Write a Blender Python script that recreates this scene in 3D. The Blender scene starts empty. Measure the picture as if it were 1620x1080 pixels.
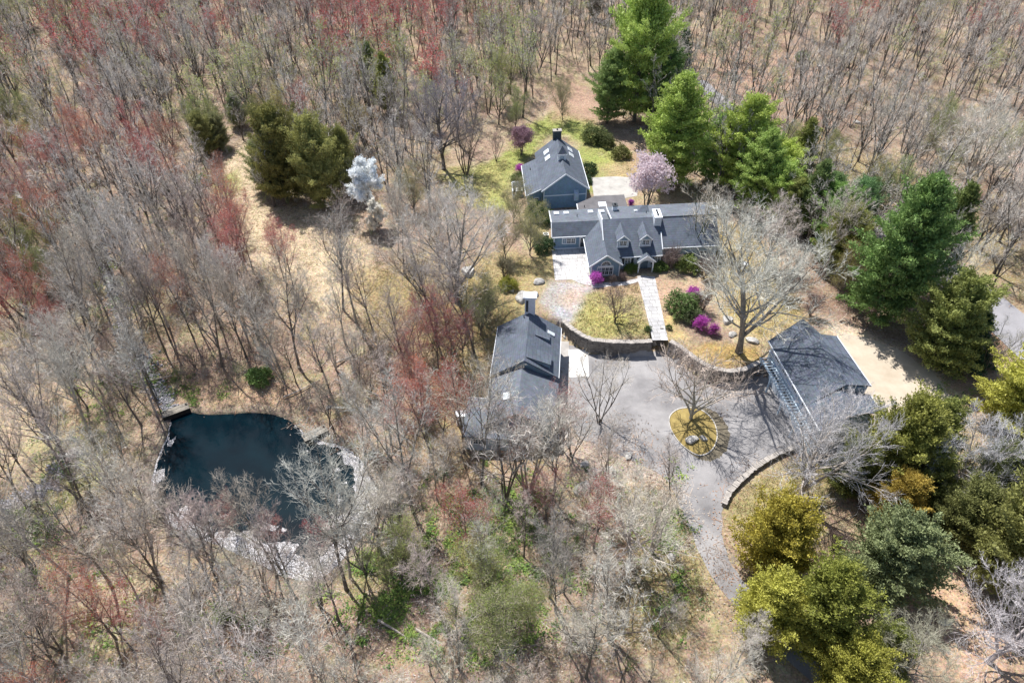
import bpy, bmesh, math, random
import numpy as np
from mathutils import Vector, Matrix

# ------------------------------------------------------------------ camera, sky, sun
S = bpy.context.scene
COL = S.collection
CAMH, PITCH, FPX = 62.0, math.radians(42), 1080.0
cam = bpy.data.cameras.new('camera'); cam.lens = 24.0; cam.sensor_width = 36.0
cam.clip_start = 1.0; cam.clip_end = 6000.0
cam_o = bpy.data.objects.new('camera', cam); COL.objects.link(cam_o)
cam_o.location = (0, 0, CAMH); cam_o.rotation_euler = (math.radians(90) - PITCH, 0, 0)
S.camera = cam_o
SUN_AZ, SUN_EL = math.radians(-31.5), math.radians(59)
W = bpy.data.worlds.new('World'); S.world = W; W.use_nodes = True
nt = W.node_tree; sky = nt.nodes.new('ShaderNodeTexSky'); sky.sky_type = 'NISHITA'; sky.sun_disc = False
sky.sun_elevation = SUN_EL; sky.sun_rotation = SUN_AZ
bg = nt.nodes['Background']; bg.inputs['Strength'].default_value = 0.10
nt.links.new(sky.outputs[0], bg.inputs['Color'])
sl = bpy.data.lights.new('sun', 'SUN'); sl.energy = 5.0; sl.angle = math.radians(0.5); sl.color = (1.0, 0.965, 0.92)
so = bpy.data.objects.new('sun', sl); COL.objects.link(so)
sdir = Vector((math.sin(SUN_AZ) * math.cos(SUN_EL), math.cos(SUN_AZ) * math.cos(SUN_EL), math.sin(SUN_EL)))
so.rotation_euler = sdir.to_track_quat('Z', 'Y').to_euler(); so.location = (0, 60, 90)
S.view_settings.view_transform = 'Standard'; S.view_settings.look = 'None'
S.view_settings.gamma = 1.0; S.view_settings.exposure = 0.6
S.render.engine = 'CYCLES'
try:
    S.cycles.max_bounces = 5; S.cycles.diffuse_bounces = 3; S.cycles.transparent_max_bounces = 4
except Exception: pass

# ------------------------------------------------------------------ measuring the place
sP, cP = math.sin(PITCH), math.cos(PITCH)
def un(px, py, z=0.0):
    a = (px - 810) / FPX; b = -(py - 540) / FPX
    d = (a, cP + b * sP, -sP + b * cP); t = (z - CAMH) / d[2]
    return (d[0] * t, d[1] * t)
def sstep(t):
    t = np.clip(t, 0, 1); return t * t * (3 - 2 * t)
def sdist(X, Y, poly):
    """signed distance to polygon, negative inside (vectorised)"""
    X = np.asarray(X, float); Y = np.asarray(Y, float)
    D = np.full(X.shape, 1e9); ins = np.zeros(X.shape, bool); n = len(poly)
    for i in range(n):
        x0, y0 = poly[i]; x1, y1 = poly[(i + 1) % n]
        ex, ey = x1 - x0, y1 - y0; L = ex * ex + ey * ey + 1e-12
        t = np.clip(((X - x0) * ex + (Y - y0) * ey) / L, 0, 1)
        D = np.minimum(D, np.hypot(X - x0 - t * ex, Y - y0 - t * ey))
        c = ((y0 > Y) != (y1 > Y)) & (X < (x1 - x0) * (Y - y0) / (y1 - y0 + 1e-12) + x0)
        ins ^= c
    return np.where(ins, -D, D)
def smooth_poly(P, n=4):
    out = []; m = len(P)
    for i in range(m):
        p0, p1, p2, p3 = P[(i - 1) % m], P[i], P[(i + 1) % m], P[(i + 2) % m]
        for k in range(n):
            t = k / n
            out.append(tuple(0.5 * ((2 * p1[j]) + (-p0[j] + p2[j]) * t + (2 * p0[j] - 5 * p1[j] + 4 * p2[j] - p3[j]) * t * t
                                    + (-p0[j] + 3 * p1[j] - 3 * p2[j] + p3[j]) * t ** 3) for j in range(2)))
    return out
WATER_Z = -1.9
POND_PX = [(288,645),(303,649),(330,653),(360,652),(400,650),(433,653),(462,664),(484,682),(505,694),(533,700),(560,712),(588,745),
           (602,790),(593,830),(562,868),(530,903),(500,922),(453,917),(400,892),(340,865),(283,843),(250,815),(234,787),(237,753),(250,713),(262,687),(268,660)]
POND = smooth_poly([un(x, y, WATER_Z) for x, y in POND_PX], 3)
WALL_PX = [(888,508),(903,521),(918,531),(936,539),(965,542),(1000,543),(1032,541)]
WALL2_PX = [(1058,541),(1070,547),(1084,557),(1096,567),(1112,577),(1132,585),(1155,589),(1180,586),(1204,574)]
WA = [un(x, y, 2.1) for x, y in WALL_PX]; WB = [un(x, y, 2.1) for x, y in WALL2_PX] + [(32.55, 61.6)]
ST_T = un(1035.8, 520.8, 2.0); ST_B = un(1050, 547, 0.0)
_bx = [-400, -45, -8, -3.2, 3.5] + [p[0] for p in WA] + [WA[-1][0] + .15, WB[0][0] - .15] + [p[0] for p in WB] + [34.4, 37, 39, 42, 60, 400]
_by = [62, 62, 66, 69.5, 70.5] + [p[1] for p in WA] + [ST_B[1], ST_B[1]] + [p[1] for p in WB] + [59.5, 53, 51, 46, 36, 36]
_bw = [20, 20, 9, 5, 2] + [.45] * len(WA) + [ST_T[1] - ST_B[1]] * 2 + [.45] * len(WB) + [.6, 2, 3, 6, 14, 14]
_o = np.argsort(_bx); _bx = np.array(_bx)[_o]; _by = np.array(_by)[_o]; _bw = np.array(_bw)[_o]
def vnoise(X, Y, s, seed):
    X = np.asarray(X, float) / s + seed * 17.3; Y = np.asarray(Y, float) / s - seed * 9.1
    i = np.floor(X); j = np.floor(Y); fx = X - i; fy = Y - j
    def h(a, b): v = np.sin(a * 127.1 + b * 311.7 + seed * 74.7) * 43758.5453; return v - np.floor(v)
    fx = fx * fx * (3 - 2 * fx); fy = fy * fy * (3 - 2 * fy)
    return (h(i, j) * (1 - fx) + h(i + 1, j) * fx) * (1 - fy) + (h(i, j + 1) * (1 - fx) + h(i + 1, j + 1) * fx) * fy
def hgt(X, Y):
    X = np.asarray(X, float); Y = np.asarray(Y, float)
    T = sstep((Y - np.interp(X, _bx, _by)) / np.interp(X, _bx, _bw))
    sd = sdist(X, Y, POND)
    base = np.where(sd > 0, -1.72 * (1 - sstep(sd / 16)), -1.72 - 1.1 * sstep(-sd / 1.3))
    flat = sstep((np.maximum(np.maximum(5 - X, X - 42), np.maximum(38 - Y, Y - 112)) + 1) / 14)
    nz = (vnoise(X, Y, 13, 1) - .5) * 1.1 + (vnoise(X, Y, 4.2, 2) - .5) * .35
    far = sstep((Y - 130) / 300) * 10
    return 2.0 * T + base + nz * flat * sstep(sd / 5) + far
def hz(x, y): return float(hgt(np.array([x]), np.array([y]))[0])
def at(px, py):
    z = 0.0
    for _ in range(12):
        x, y = un(px, py, z); z = .5 * z + .5 * hz(x, y)
    return (x, y, hz(x, y))
def at2(px, py): return at(px, py)[:2]

# ------------------------------------------------------------------ materials
MATS = {}
def nodes(name):
    m = bpy.data.materials.new(name); m.use_nodes = True; return m, m.node_tree, m.node_tree.nodes['Principled BSDF']
def mat(name, col, rough=.85, var=.25, scale=3.0, bump=0.0, bscale=20.0, metallic=0, col2=None, detail=6, spec=.3):
    if name in MATS: return MATS[name]
    m, t, b = nodes(name); N = t.nodes; Lk = t.links
    tc = N.new('ShaderNodeTexCoord')
    nz = N.new('ShaderNodeTexNoise'); nz.inputs['Scale'].default_value = scale; nz.inputs['Detail'].default_value = detail
    nz.inputs['Roughness'].default_value = .65
    Lk.new(tc.outputs['Object'], nz.inputs['Vector'])
    rp = N.new('ShaderNodeValToRGB'); rp.color_ramp.elements[0].position = .3; rp.color_ramp.elements[1].position = .7
    c2 = col2 or tuple(min(1, c * (1 + var)) for c in col); c1 = tuple(c * (1 - var) for c in col) if not col2 else col
    rp.color_ramp.elements[0].color = (*c1, 1); rp.color_ramp.elements[1].color = (*c2, 1)
    Lk.new(nz.outputs['Fac'], rp.inputs['Fac']); Lk.new(rp.outputs['Color'], b.inputs['Base Color'])
    b.inputs['Roughness'].default_value = rough; b.inputs['Metallic'].default_value = metallic
    b.inputs['Specular IOR Level'].default_value = spec
    if bump:
        n2 = N.new('ShaderNodeTexNoise'); n2.inputs['Scale'].default_value = bscale; n2.inputs['Detail'].default_value = 8
        Lk.new(tc.outputs['Object'], n2.inputs['Vector'])
        bp = N.new('ShaderNodeBump'); bp.inputs['Strength'].default_value = bump; bp.inputs['Distance'].default_value = .1
        Lk.new(n2.outputs['Fac'], bp.inputs['Height']); Lk.new(bp.outputs['Normal'], b.inputs['Normal'])
    MATS[name] = m; return m
def mat_rows(name, col, period, axis='Z', depth=.35, rough=.8, var=.12):
    """clapboard or shingle courses: dark thin lines every `period` metres along an object axis"""
    m, t, b = nodes(name); N = t.nodes; Lk = t.links
    tc = N.new('ShaderNodeTexCoord'); sep = N.new('ShaderNodeSeparateXYZ'); Lk.new(tc.outputs['Object'], sep.inputs[0])
    mu = N.new('ShaderNodeMath'); mu.operation = 'DIVIDE'; mu.inputs[1].default_value = period; Lk.new(sep.outputs[axis], mu.inputs[0])
    fr = N.new('ShaderNodeMath'); fr.operation = 'FRACT'; Lk.new(mu.outputs[0], fr.inputs[0])
    lt = N.new('ShaderNodeMath'); lt.operation = 'LESS_THAN'; lt.inputs[1].default_value = .18; Lk.new(fr.outputs[0], lt.inputs[0])
    n1 = N.new('ShaderNodeTexNoise'); n1.inputs['Scale'].default_value = .8; n1.inputs['Detail'].default_value = 8; n1.inputs['Roughness'].default_value = .75
    Lk.new(tc.outputs['Object'], n1.inputs['Vector'])
    vo = N.new('ShaderNodeTexVoronoi'); vo.inputs['Scale'].default_value = 4.5; Lk.new(tc.outputs['Object'], vo.inputs['Vector'])
    rp = N.new('ShaderNodeValToRGB'); rp.color_ramp.elements[0].position = .3; rp.color_ramp.elements[1].position = .7
    rp.color_ramp.elements[0].color = (*[c * (1 - var) for c in col], 1); rp.color_ramp.elements[1].color = (*[c * (1 + var) for c in col], 1)
    Lk.new(n1.outputs['Fac'], rp.inputs['Fac'])
    mx = N.new('ShaderNodeMixRGB'); mx.blend_type = 'MULTIPLY'; mx.inputs['Fac'].default_value = .22
    Lk.new(rp.outputs['Color'], mx.inputs['Color1']); Lk.new(vo.outputs['Color'], mx.inputs['Color2'])
    hs = N.new('ShaderNodeHueSaturation'); hs.inputs['Saturation'].default_value = .75; Lk.new(mx.outputs[0], hs.inputs['Color'])
    m2 = N.new('ShaderNodeMixRGB'); m2.blend_type = 'MIX'; Lk.new(hs.outputs['Color'], m2.inputs['Color1'])
    m2.inputs['Color2'].default_value = (*[c * .35 for c in col], 1)
    m3 = N.new('ShaderNodeMath'); m3.operation = 'MULTIPLY'; m3.inputs[1].default_value = depth; Lk.new(lt.outputs[0], m3.inputs[0])
    Lk.new(m3.outputs[0], m2.inputs['Fac']); Lk.new(m2.outputs[0], b.inputs['Base Color'])
    b.inputs['Roughness'].default_value = rough; b.inputs['Specular IOR Level'].default_value = .35
    MATS[name] = m; return m
def mat_obj(name, translucent=0.0, rough=.9, var=.35, scale=1.2):
    """base colour taken from the object's own colour, varied by noise over the crown"""
    m, t, b = nodes(name); N = t.nodes; Lk = t.links
    oi = N.new('ShaderNodeObjectInfo'); tc = N.new('ShaderNodeTexCoord')
    nz = N.new('ShaderNodeTexNoise'); nz.inputs['Scale'].default_value = scale; nz.inputs['Detail'].default_value = 5; nz.inputs['Roughness'].default_value = .7
    Lk.new(tc.outputs['Object'], nz.inputs['Vector'])
    mr = N.new('ShaderNodeMapRange'); mr.inputs['From Min'].default_value = .3; mr.inputs['From Max'].default_value = .7
    mr.inputs['To Min'].default_value = 1 - var; mr.inputs['To Max'].default_value = 1 + var
    Lk.new(nz.outputs['Fac'], mr.inputs['Value'])
    mx = N.new('ShaderNodeVectorMath'); mx.operation = 'SCALE'
    Lk.new(oi.outputs['Color'], mx.inputs[0]); Lk.new(mr.outputs[0], mx.inputs['Scale'])
    Lk.new(mx.outputs[0], b.inputs['Base Color']); b.inputs['Roughness'].default_value = rough; b.inputs['Specular IOR Level'].default_value = .2
    if translucent:
        tr = N.new('ShaderNodeBsdfTranslucent'); ms = N.new('ShaderNodeMixShader'); ms.inputs[0].default_value = translucent
        out = N['Material Output']; Lk.new(mx.outputs[0], tr.inputs['Color'])
        Lk.new(b.outputs[0], ms.inputs[1]); Lk.new(tr.outputs[0], ms.inputs[2]); Lk.new(ms.outputs[0], out.inputs['Surface'])
    MATS[name] = m; return m
BARK = mat_obj('bark', 0, .95, .4, 2.5)
TWIG = mat_obj('twigs', 0, .9, .3, .6)
LEAF = mat_obj('leaves', .3, .6, .45, .9)
NEEDLE = mat_obj('needles', .3, .55, .35, .5)
PETAL = mat_obj('petals', .45, .7, .12, 2)
ROOF = mat_rows('roof_shingle', (.088, .114, .158), .19, 'Z', .35, .8, .3)
ROOFL = mat_rows('roof_shingle_flat', (.118, .142, .18), .16, 'Y', .18, .8, .25)
CLAP = mat_rows('blue_clapboard', (.165, .32, .47), .16, 'Z', .25, .7, .08)
CLAP2 = mat_rows('pale_blue_clapboard', (.48, .59, .70), .16, 'Z', .2, .7, .08)
TRIM = mat('white_trim', (.74, .77, .80), .6, .06)
CHW = mat('white_painted_brick', (.70, .73, .77), .8, .12, 4, .4, 12)
GLASS = mat('window_glass', (.03, .045, .06), .08, .2, spec=.8)
SKYG = mat('skylight_glass', (.55, .60, .62), .12, .1, spec=.8)
METAL = mat('dark_metal', (.05, .055, .06), .5, .2)
STONE = mat('wall_stone', (.21, .19, .17), .9, .4, 2.5, .8, 9)
CAP = mat('capstone', (.25, .23, .21), .9, .3, 2.2, .6, 8, col2=(.48, .44, .40))
CURB = mat('pale_curb', (.50, .48, .45), .9, .15, 2)
ROCK = mat('granite_boulder', (.20, .19, .18), .9, .25, 1.3, .9, 5, col2=(.62, .60, .56))
ACM = mat('beige_metal_cabinet', (.66, .66, .62), .5, .05)
WOODD = mat('weathered_planks', (.23, .21, .18), .9, .3, 3, .4, 15)
CONC = mat('concrete', (.58, .57, .55), .9, .12, 1.2, .2, 20)

# ------------------------------------------------------------------ mesh builder, tags
class MB:
    def __init__(s): s.v = []; s.f = []; s.m = []; s.mats = []
    def mi(s, m):
        if m not in s.mats: s.mats.append(m)
        return s.mats.index(m)
    def face(s, pts, m):
        k = len(s.v); s.v += [tuple(p) for p in pts]; s.f.append(tuple(range(k, k + len(pts)))); s.m.append(s.mi(m))
    def box(s, x0, x1, y0, y1, z0, z1, m):
        s.prism([(x0, y0), (x1, y0), (x1, y1), (x0, y1)], z0, z1, m)
    def prism(s, P, z0, z1, m):
        """z0 / z1 a number or a list per corner"""
        n = len(P); a = [z0] * n if not hasattr(z0, '__len__') else z0; b = [z1] * n if not hasattr(z1, '__len__') else z1
        k = len(s.v); i = s.mi(m)
        s.v += [(p[0], p[1], z) for p, z in zip(P, a)] + [(p[0], p[1], z) for p, z in zip(P, b)]
        s.f.append(tuple(range(k + n - 1, k - 1, -1))); s.f.append(tuple(range(k + n, k + 2 * n)))
        for j in range(n): s.f.append((k + j, k + (j + 1) % n, k + n + (j + 1) % n, k + n + j))
        s.m += [i] * (n + 2)
    def slab(s, P, th, m):
        """a sloping roof panel: top corners P (3D), thickness th straight down"""
        s.prism([(p[0], p[1]) for p in P], [p[2] - th for p in P], [p[2] for p in P], m)
    def obox(s, c, ax, ay, az, m):
        """box from centre and three half-axis vectors"""
        c = Vector(c); ax = Vector(ax); ay = Vector(ay); az = Vector(az); k = len(s.v); i = s.mi(m)
        for sz in (-1, 1):
            for sx, sy in ((-1, -1), (1, -1), (1, 1), (-1, 1)): s.v.append(tuple(c + ax * sx + ay * sy + az * sz))
        for f in ((3, 2, 1, 0), (4, 5, 6, 7), (0, 1, 5, 4), (1, 2, 6, 5), (2, 3, 7, 6), (3, 0, 4, 7)): s.f.append(tuple(k + q for q in f)); s.m.append(i)
    def bar(s, a, b, w, h, m):
        a = Vector(a); b = Vector(b); d = (b - a); u = d.cross(Vector((0, 0, 1)))
        u = Vector((1, 0, 0)) if u.length < 1e-4 else u.normalized(); n = u.cross(d).normalized()
        s.obox((a + b) / 2, d / 2, u * w / 2, n * h / 2, m)
    def tube(s, pts, rad, n, m, cap=True):
        k = len(s.v); i = s.mi(m); L = len(pts)
        for q in range(L):
            d = (pts[min(q + 1, L - 1)] - pts[max(q - 1, 0)]).normalized()
            u = d.cross(Vector((.3, .9, .2))).normalized(); w = d.cross(u)
            for j in range(n):
                a = 2 * math.pi * j / n; s.v.append(tuple(pts[q] + (u * math.cos(a) + w * math.sin(a)) * rad[q]))
        for q in range(L - 1):
            for j in range(n):
                s.f.append((k + q * n + j, k + q * n + (j + 1) % n, k + (q + 1) * n + (j + 1) % n, k + (q + 1) * n + j)); s.m.append(i)
        if cap: s.f.append(tuple(k + (L - 1) * n + j for j in range(n))); s.m.append(i)
    def cyl(s, c, r, z0, z1, n, m, r2=None):
        s.prism([(c[0] + r * math.cos(2 * math.pi * j / n), c[1] + r * math.sin(2 * math.pi * j / n)) for j in range(n)], z0, z1, m)
    def mesh(s, name, smooth=False):
        me = bpy.data.meshes.new(name); me.from_pydata(s.v, [], s.f)
        for m in s.mats: me.materials.append(m)
        me.polygons.foreach_set('material_index', s.m)
        if smooth: me.polygons.foreach_set('use_smooth', [True] * len(s.f))
        me.update(); return me
    def build(s, name, parent=None, smooth=False, xf=None):
        o = bpy.data.objects.new(name, s.mesh(name, smooth)); COL.objects.link(o)
        if parent: o.parent = parent
        if xf is not None: o.matrix_world = xf
        return o
def tag(o, label=None, cat=None, group=None, kind=None):
    if label: o['label'] = label
    if cat: o['category'] = cat
    if group: o['group'] = group
    if kind: o['kind'] = kind
    return o
def empty(name, loc=(0, 0, 0), rz=0, label=None, cat=None, group=None):
    o = bpy.data.objects.new(name, None); COL.objects.link(o); o.location = loc; o.rotation_euler = (0, 0, rz)
    o.empty_display_size = .3
    return tag(o, label, cat, group)
def frame(o, O, au, av=None):
    """house axes: u along the ridge (east), v to the north"""
    av = au if av is None else av; au = math.radians(au); av = math.radians(av)
    return lambda u, v: (O[0] + u * math.cos(au) - v * math.sin(av), O[1] + u * math.sin(au) + v * math.cos(av))

# ------------------------------------------------------------------ the ground
def axis(a, b, st, lo, hi):
    c = list(np.arange(a, b + 1e-6, st)); s = st; x = b
    while x < hi: s *= 1.18 if s < 1.6 or x > 260 else 1.0; x += s; c.append(x)
    s = st; x = a
    while x > lo: s *= 1.18 if s < 1.6 or x < -260 else 1.0; x -= s; c.insert(0, x)
    return np.array(c)
gx = axis(-62, 62, .42, -1500, 1500); gy = axis(18, 122, .42, -400, 2500)
GX, GY = np.meshgrid(gx, gy)
GZ = hgt(GX, GY)
LIT = (.30, .218, .162); STRAW = (.40, .31, .17); TAN = (.48, .38, .255); LAWN = (.24, .275, .075); LAWNY = (.33, .30, .12); SOIL_SHADE = (.10, .075, .058)
RUST = (.33, .18, .11); OLIVE = (.235, .235, .09); GRAVB = (.36, .37, .39); SAND = (.52, .42, .31); MULCH = (.30, .20, .14); MOSS = (.25, .19, .07)
DIRT = (.42, .345, .29)
C = np.zeros(GX.shape + (3,)); C[:] = LIT
# broad variation of the woodland floor: pinkish litter, bare soil, dry grass, new green
def blend(w, col): 
    global C
    C = C * (1 - w[..., None]) + np.array(col) * w[..., None]
n1 = vnoise(GX, GY, 9, 3); n2 = vnoise(GX, GY, 3.1, 4); n3 = vnoise(GX, GY, 1.3, 5); n4 = vnoise(GX, GY, 20, 6); n5 = vnoise(GX, GY, .8, 8)
blend(sstep((n1 * .6 + n2 * .4 - .55) * 4) * .55, (.27, .195, .14)); blend(sstep((n4 * .6 + n3 * .4 - .56) * 5) * .35, (.40, .33, .19))
blend(sstep((n2 * .5 + n3 * .5 - .6) * 7) * .5, OLIVE); blend(sstep((n3 - .6) * 3) * .3, (.52, .42, .34)); blend(sstep((n5 - .72) * 5) * .35, SOIL_SHADE)
PAINT = [  # (pixel outline, cover, feather m, strength)
 ([(330,300),(352,250),(385,225),(432,222),(428,262),(410,300),(420,330),(500,322),(562,345),(590,400),(585,480),(560,520),(480,520),(430,470),(395,410),(368,350)], TAN, 2.2, .95),
 ([(325,285),(372,272),(385,292),(350,318)], LAWN, 1.2, .7),
 ([(-20,560),(40,570),(70,620),(62,690),(110,720),(70,755),(0,770),(-40,700)], TAN, 2.5, .8),
 ([(120,620),(230,600),(240,650),(190,700),(240,740),(225,800),(150,760),(60,740)], (.40,.33,.21), 3, .6),
 ([(270,590),(420,590),(470,630),(460,655),(330,650),(280,640)], (.44,.30,.19), 2, .7),
 ([(560,440),(640,420),(700,380),(720,450),(830,420),(870,450),(800,480),(790,560),(740,620),(690,560),(620,560)], (.32, .25, .115), 3, .8),
 ([(680,600),(790,560),(760,680),(900,680),(890,720),(720,740),(660,700)], (.32, .25, .115), 3, .65),
 ([(830,200),(880,175),(940,190),(985,240),(1000,285),(975,310),(930,300),(905,215),(870,215),(820,270),(800,330),(760,330),(700,280),(790,250)], LAWN, 1.6, .9),
 ([(690,270),(800,255),(815,300),(770,330),(700,310)], LAWNY, 2, .8), ([(860,130),(900,110),(960,160),(940,195),(880,190)], (.33,.22,.16), 2, .8),
 ([(935,235),(1000,230),(1005,290),(960,290)], (.40,.27,.17), 2, .65), ([(930,225),(985,240),(975,262),(935,258)], LAWN, 1, .7),
 ([(830,350),(866,345),(872,420),(860,440),(845,420)], LAWNY, 1, .8),
 ([(755,400),(880,400),(885,450),(830,520),(780,520),(720,500)], (.31, .25, .11), 2, .75),
 ([(862,445),(920,444),(940,455),(925,490),(900,512),(870,500),(855,470)], GRAVB, 1.0, .85),
 ([(895,450),(930,450),(925,470),(905,490),(890,480)], (.52,.38,.31), 1.2, .75),
 ([(925,465),(960,455),(1008,450),(1026,525),(1030,540),(935,540),(905,518)], LAWNY, .9, .9),
 ([(935,470),(990,480),(1020,520),(960,530),(925,510)], (.40,.36,.12), 1.2, .5),
 ([(935,452),(1010,447),(1014,470),(960,470)], (.42,.28,.19), 1, .7), ([(928,436),(1010,436),(1008,448),(936,452)], SOIL_SHADE, .5, .9),  # second outline: dark bed soil with the gable wall's shadow painted in
 ([(1038,442),(1110,450),(1100,480),(1060,500),(1050,505)], (.45,.30,.21), 1, .85), ([(1050,495),(1070,500),(1100,545),(1060,540)], (.45,.35,.15), .8, .8),
 ([(1070,450),(1120,470),(1160,540),(1110,560),(1080,520)], (.27,.2,.15), 1, .8),
 ([(1085,555),(1120,545),(1200,545),(1205,570),(1130,582),(1096,565)], (.36,.25,.09), .8, .9),
 ([(1130,350),(1190,360),(1260,480),(1275,505),(1200,548),(1150,500),(1130,430)], (.37, .29, .13), 1.8, .9),
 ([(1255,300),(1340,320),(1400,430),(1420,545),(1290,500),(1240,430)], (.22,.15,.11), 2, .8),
 ([(1290,505),(1360,520),(1420,545),(1480,590),(1520,650),(1510,710),(1440,715),(1385,660),(1330,575)], SAND, 1.4, .95),
 ([(1480,610),(1560,680),(1550,760),(1490,720)], (.42,.33,.17), 2, .7),
 ([(1400,840),(1500,820),(1640,930),(1640,1100),(1500,1100),(1450,960)], (.50,.34,.23), 3, .85),
 ([(1285,860),(1340,900),(1400,930),(1420,880),(1350,800)], (.45,.33,.21), 2, .7),
 ([(1150,800),(1180,765),(1230,735),(1300,710),(1330,760),(1290,860),(1200,830),(1148,830)], (.32, .27, .13), 1.2, .9),
 ([(1000,770),(1060,760),(1078,800),(1126,904),(1130,960),(1060,1040),(960,1000),(1000,900)], (.29, .255, .11), 2.5, .75),
 ([(885,735),(990,725),(1060,760),(1000,800),(900,790)], (.40,.31,.20), 2, .6),
 ([(920,640),(1000,690),(1060,740),(1050,770),(930,740),(860,700)], DIRT, 2.5, .8),
 ([(1350,300),(1290,285),(1260,250),(1230,200),(1290,200),(1400,260),(1500,300),(1600,360),(1640,480),(1540,430),(1440,350)], (.28, .24, .10), 5, .7),
 ([(1290,290),(1340,300),(1420,370),(1400,380),(1330,330)], RUST, 1.5, .85), ([(1560,520),(1610,540),(1600,560),(1550,540)], RUST, 1.5, .8),
 ([(1100,60),(1250,60),(1330,180),(1280,230),(1150,190),(1100,130)], (.36, .235, .175), 6, .8),
 ([(1530,185),(1570,190),(1625,255),(1640,300),(1590,270),(1540,230)], (.50,.36,.30), 2, .9),
 ([(700,760),(860,770),(900,860),(860,1000),(760,1000),(700,900)], (.27,.24,.12), 5, .35), ([(560,870),(620,860),(640,920),(560,940)], LAWN, 2, .6),
 ([(60,690),(150,680),(180,760),(110,790),(60,760)], LAWN, 2.5, .5), ([(0,130),(90,140),(110,190),(40,200)], OLIVE, 5, .6),
 ([(20,790),(80,800),(60,870),(0,860)], LAWN, 2.5, .5), ([(200,440),(260,430),(280,500),(240,520)], OLIVE, 3, .5),
 ([(1060,640),(1100,640),(1142,655),(1150,705),(1115,728),(1080,715),(1052,680)], MOSS, .6, .0),
]
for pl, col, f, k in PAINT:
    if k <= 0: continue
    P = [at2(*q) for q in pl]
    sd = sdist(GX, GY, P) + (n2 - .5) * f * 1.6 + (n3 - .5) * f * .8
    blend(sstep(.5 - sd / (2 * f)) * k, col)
sdp = sdist(GX, GY, POND)
blend(sstep(1 - np.abs(sdp - .2) / 1.4) * .7, (.22, .19, .15)); blend(sstep(-sdp * 2), (.05, .05, .04))
# rebuild lawn variation: worn straw and greener patches inside every cover
v = (n5 - .5) * .22 + (n3 - .5) * .16 + (n2 - .5) * .12
C = np.clip(C * (1 + v[..., None]), 0, 1)
worn = sstep((vnoise(GX, GY, 2.2, 41) * .6 + vnoise(GX, GY, .9, 42) * .4 - .5) * 6) * .35
C = C * (1 - worn[..., None]) + np.array((.30, .23, .15)) * worn[..., None]
def mesh_grid(name, X, Y, Z, Col, m):
    ny, nx = X.shape; me = bpy.data.meshes.new(name)
    me.vertices.add(nx * ny); me.vertices.foreach_set('co', np.stack([X, Y, Z], -1).astype('f').ravel())
    i = np.arange(nx * ny).reshape(ny, nx); q = np.stack([i[:-1, :-1], i[:-1, 1:], i[1:, 1:], i[1:, :-1]], -1).reshape(-1, 4)
    me.loops.add(q.size); me.loops.foreach_set('vertex_index', q.ravel().astype('i'))
    me.polygons.add(len(q)); me.polygons.foreach_set('loop_start', np.arange(0, q.size, 4, dtype='i'))
    me.polygons.foreach_set('use_smooth', np.ones(len(q), bool)); me.update(calc_edges=True)
    a = me.color_attributes.new('cover', 'FLOAT_COLOR', 'POINT')
    a.data.foreach_set('color', np.concatenate([Col, np.ones(Col.shape[:2] + (1,))], -1).astype('f').ravel())
    me.materials.append(m); o = bpy.data.objects.new(name, me); COL.objects.link(o); return o
def ground_mat():
    m, t, b = nodes('woodland_floor'); N = t.nodes; Lk = t.links
    at_ = N.new('ShaderNodeVertexColor'); at_.layer_name = 'cover'; tc = N.new('ShaderNodeTexCoord')
    a = N.new('ShaderNodeTexNoise'); a.inputs['Scale'].default_value = 2.6; a.inputs['Detail'].default_value = 12; a.inputs['Roughness'].default_value = .82
    Lk.new(tc.outputs['Object'], a.inputs['Vector'])
    r = N.new('ShaderNodeMapRange'); r.inputs['From Min'].default_value = .32; r.inputs['From Max'].default_value = .68
    r.inputs['To Min'].default_value = .4; r.inputs['To Max'].default_value = 1.5; Lk.new(a.outputs['Fac'], r.inputs['Value'])
    s = N.new('ShaderNodeVectorMath'); s.operation = 'SCALE'; Lk.new(at_.outputs['Color'], s.inputs[0]); Lk.new(r.outputs[0], s.inputs['Scale'])
    vo = N.new('ShaderNodeTexVoronoi'); vo.inputs['Scale'].default_value = 7; Lk.new(tc.outputs['Object'], vo.inputs['Vector'])
    hs = N.new('ShaderNodeHueSaturation'); hs.inputs['Saturation'].default_value = .35; Lk.new(vo.outputs['Color'], hs.inputs['Color'])
    mx = N.new('ShaderNodeMixRGB'); mx.blend_type = 'OVERLAY'; mx.inputs['Fac'].default_value = .35
    Lk.new(s.outputs[0], mx.inputs['Color1']); Lk.new(hs.outputs['Color'], mx.inputs['Color2'])
    Lk.new(mx.outputs[0], b.inputs['Base Color']); b.inputs['Roughness'].default_value = .95; b.inputs['Specular IOR Level'].default_value = .1
    bp = N.new('ShaderNodeBump'); bp.inputs['Strength'].default_value = .8; bp.inputs['Distance'].default_value = .25
    Lk.new(a.outputs['Fac'], bp.inputs['Height']); Lk.new(bp.outputs['Normal'], b.inputs['Normal'])
    return m
tag(mesh_grid('ground', GX, GY, GZ, C, ground_mat()), 'woodland floor of leaf litter, dry grass and lawn', None, None, 'structure')

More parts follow.
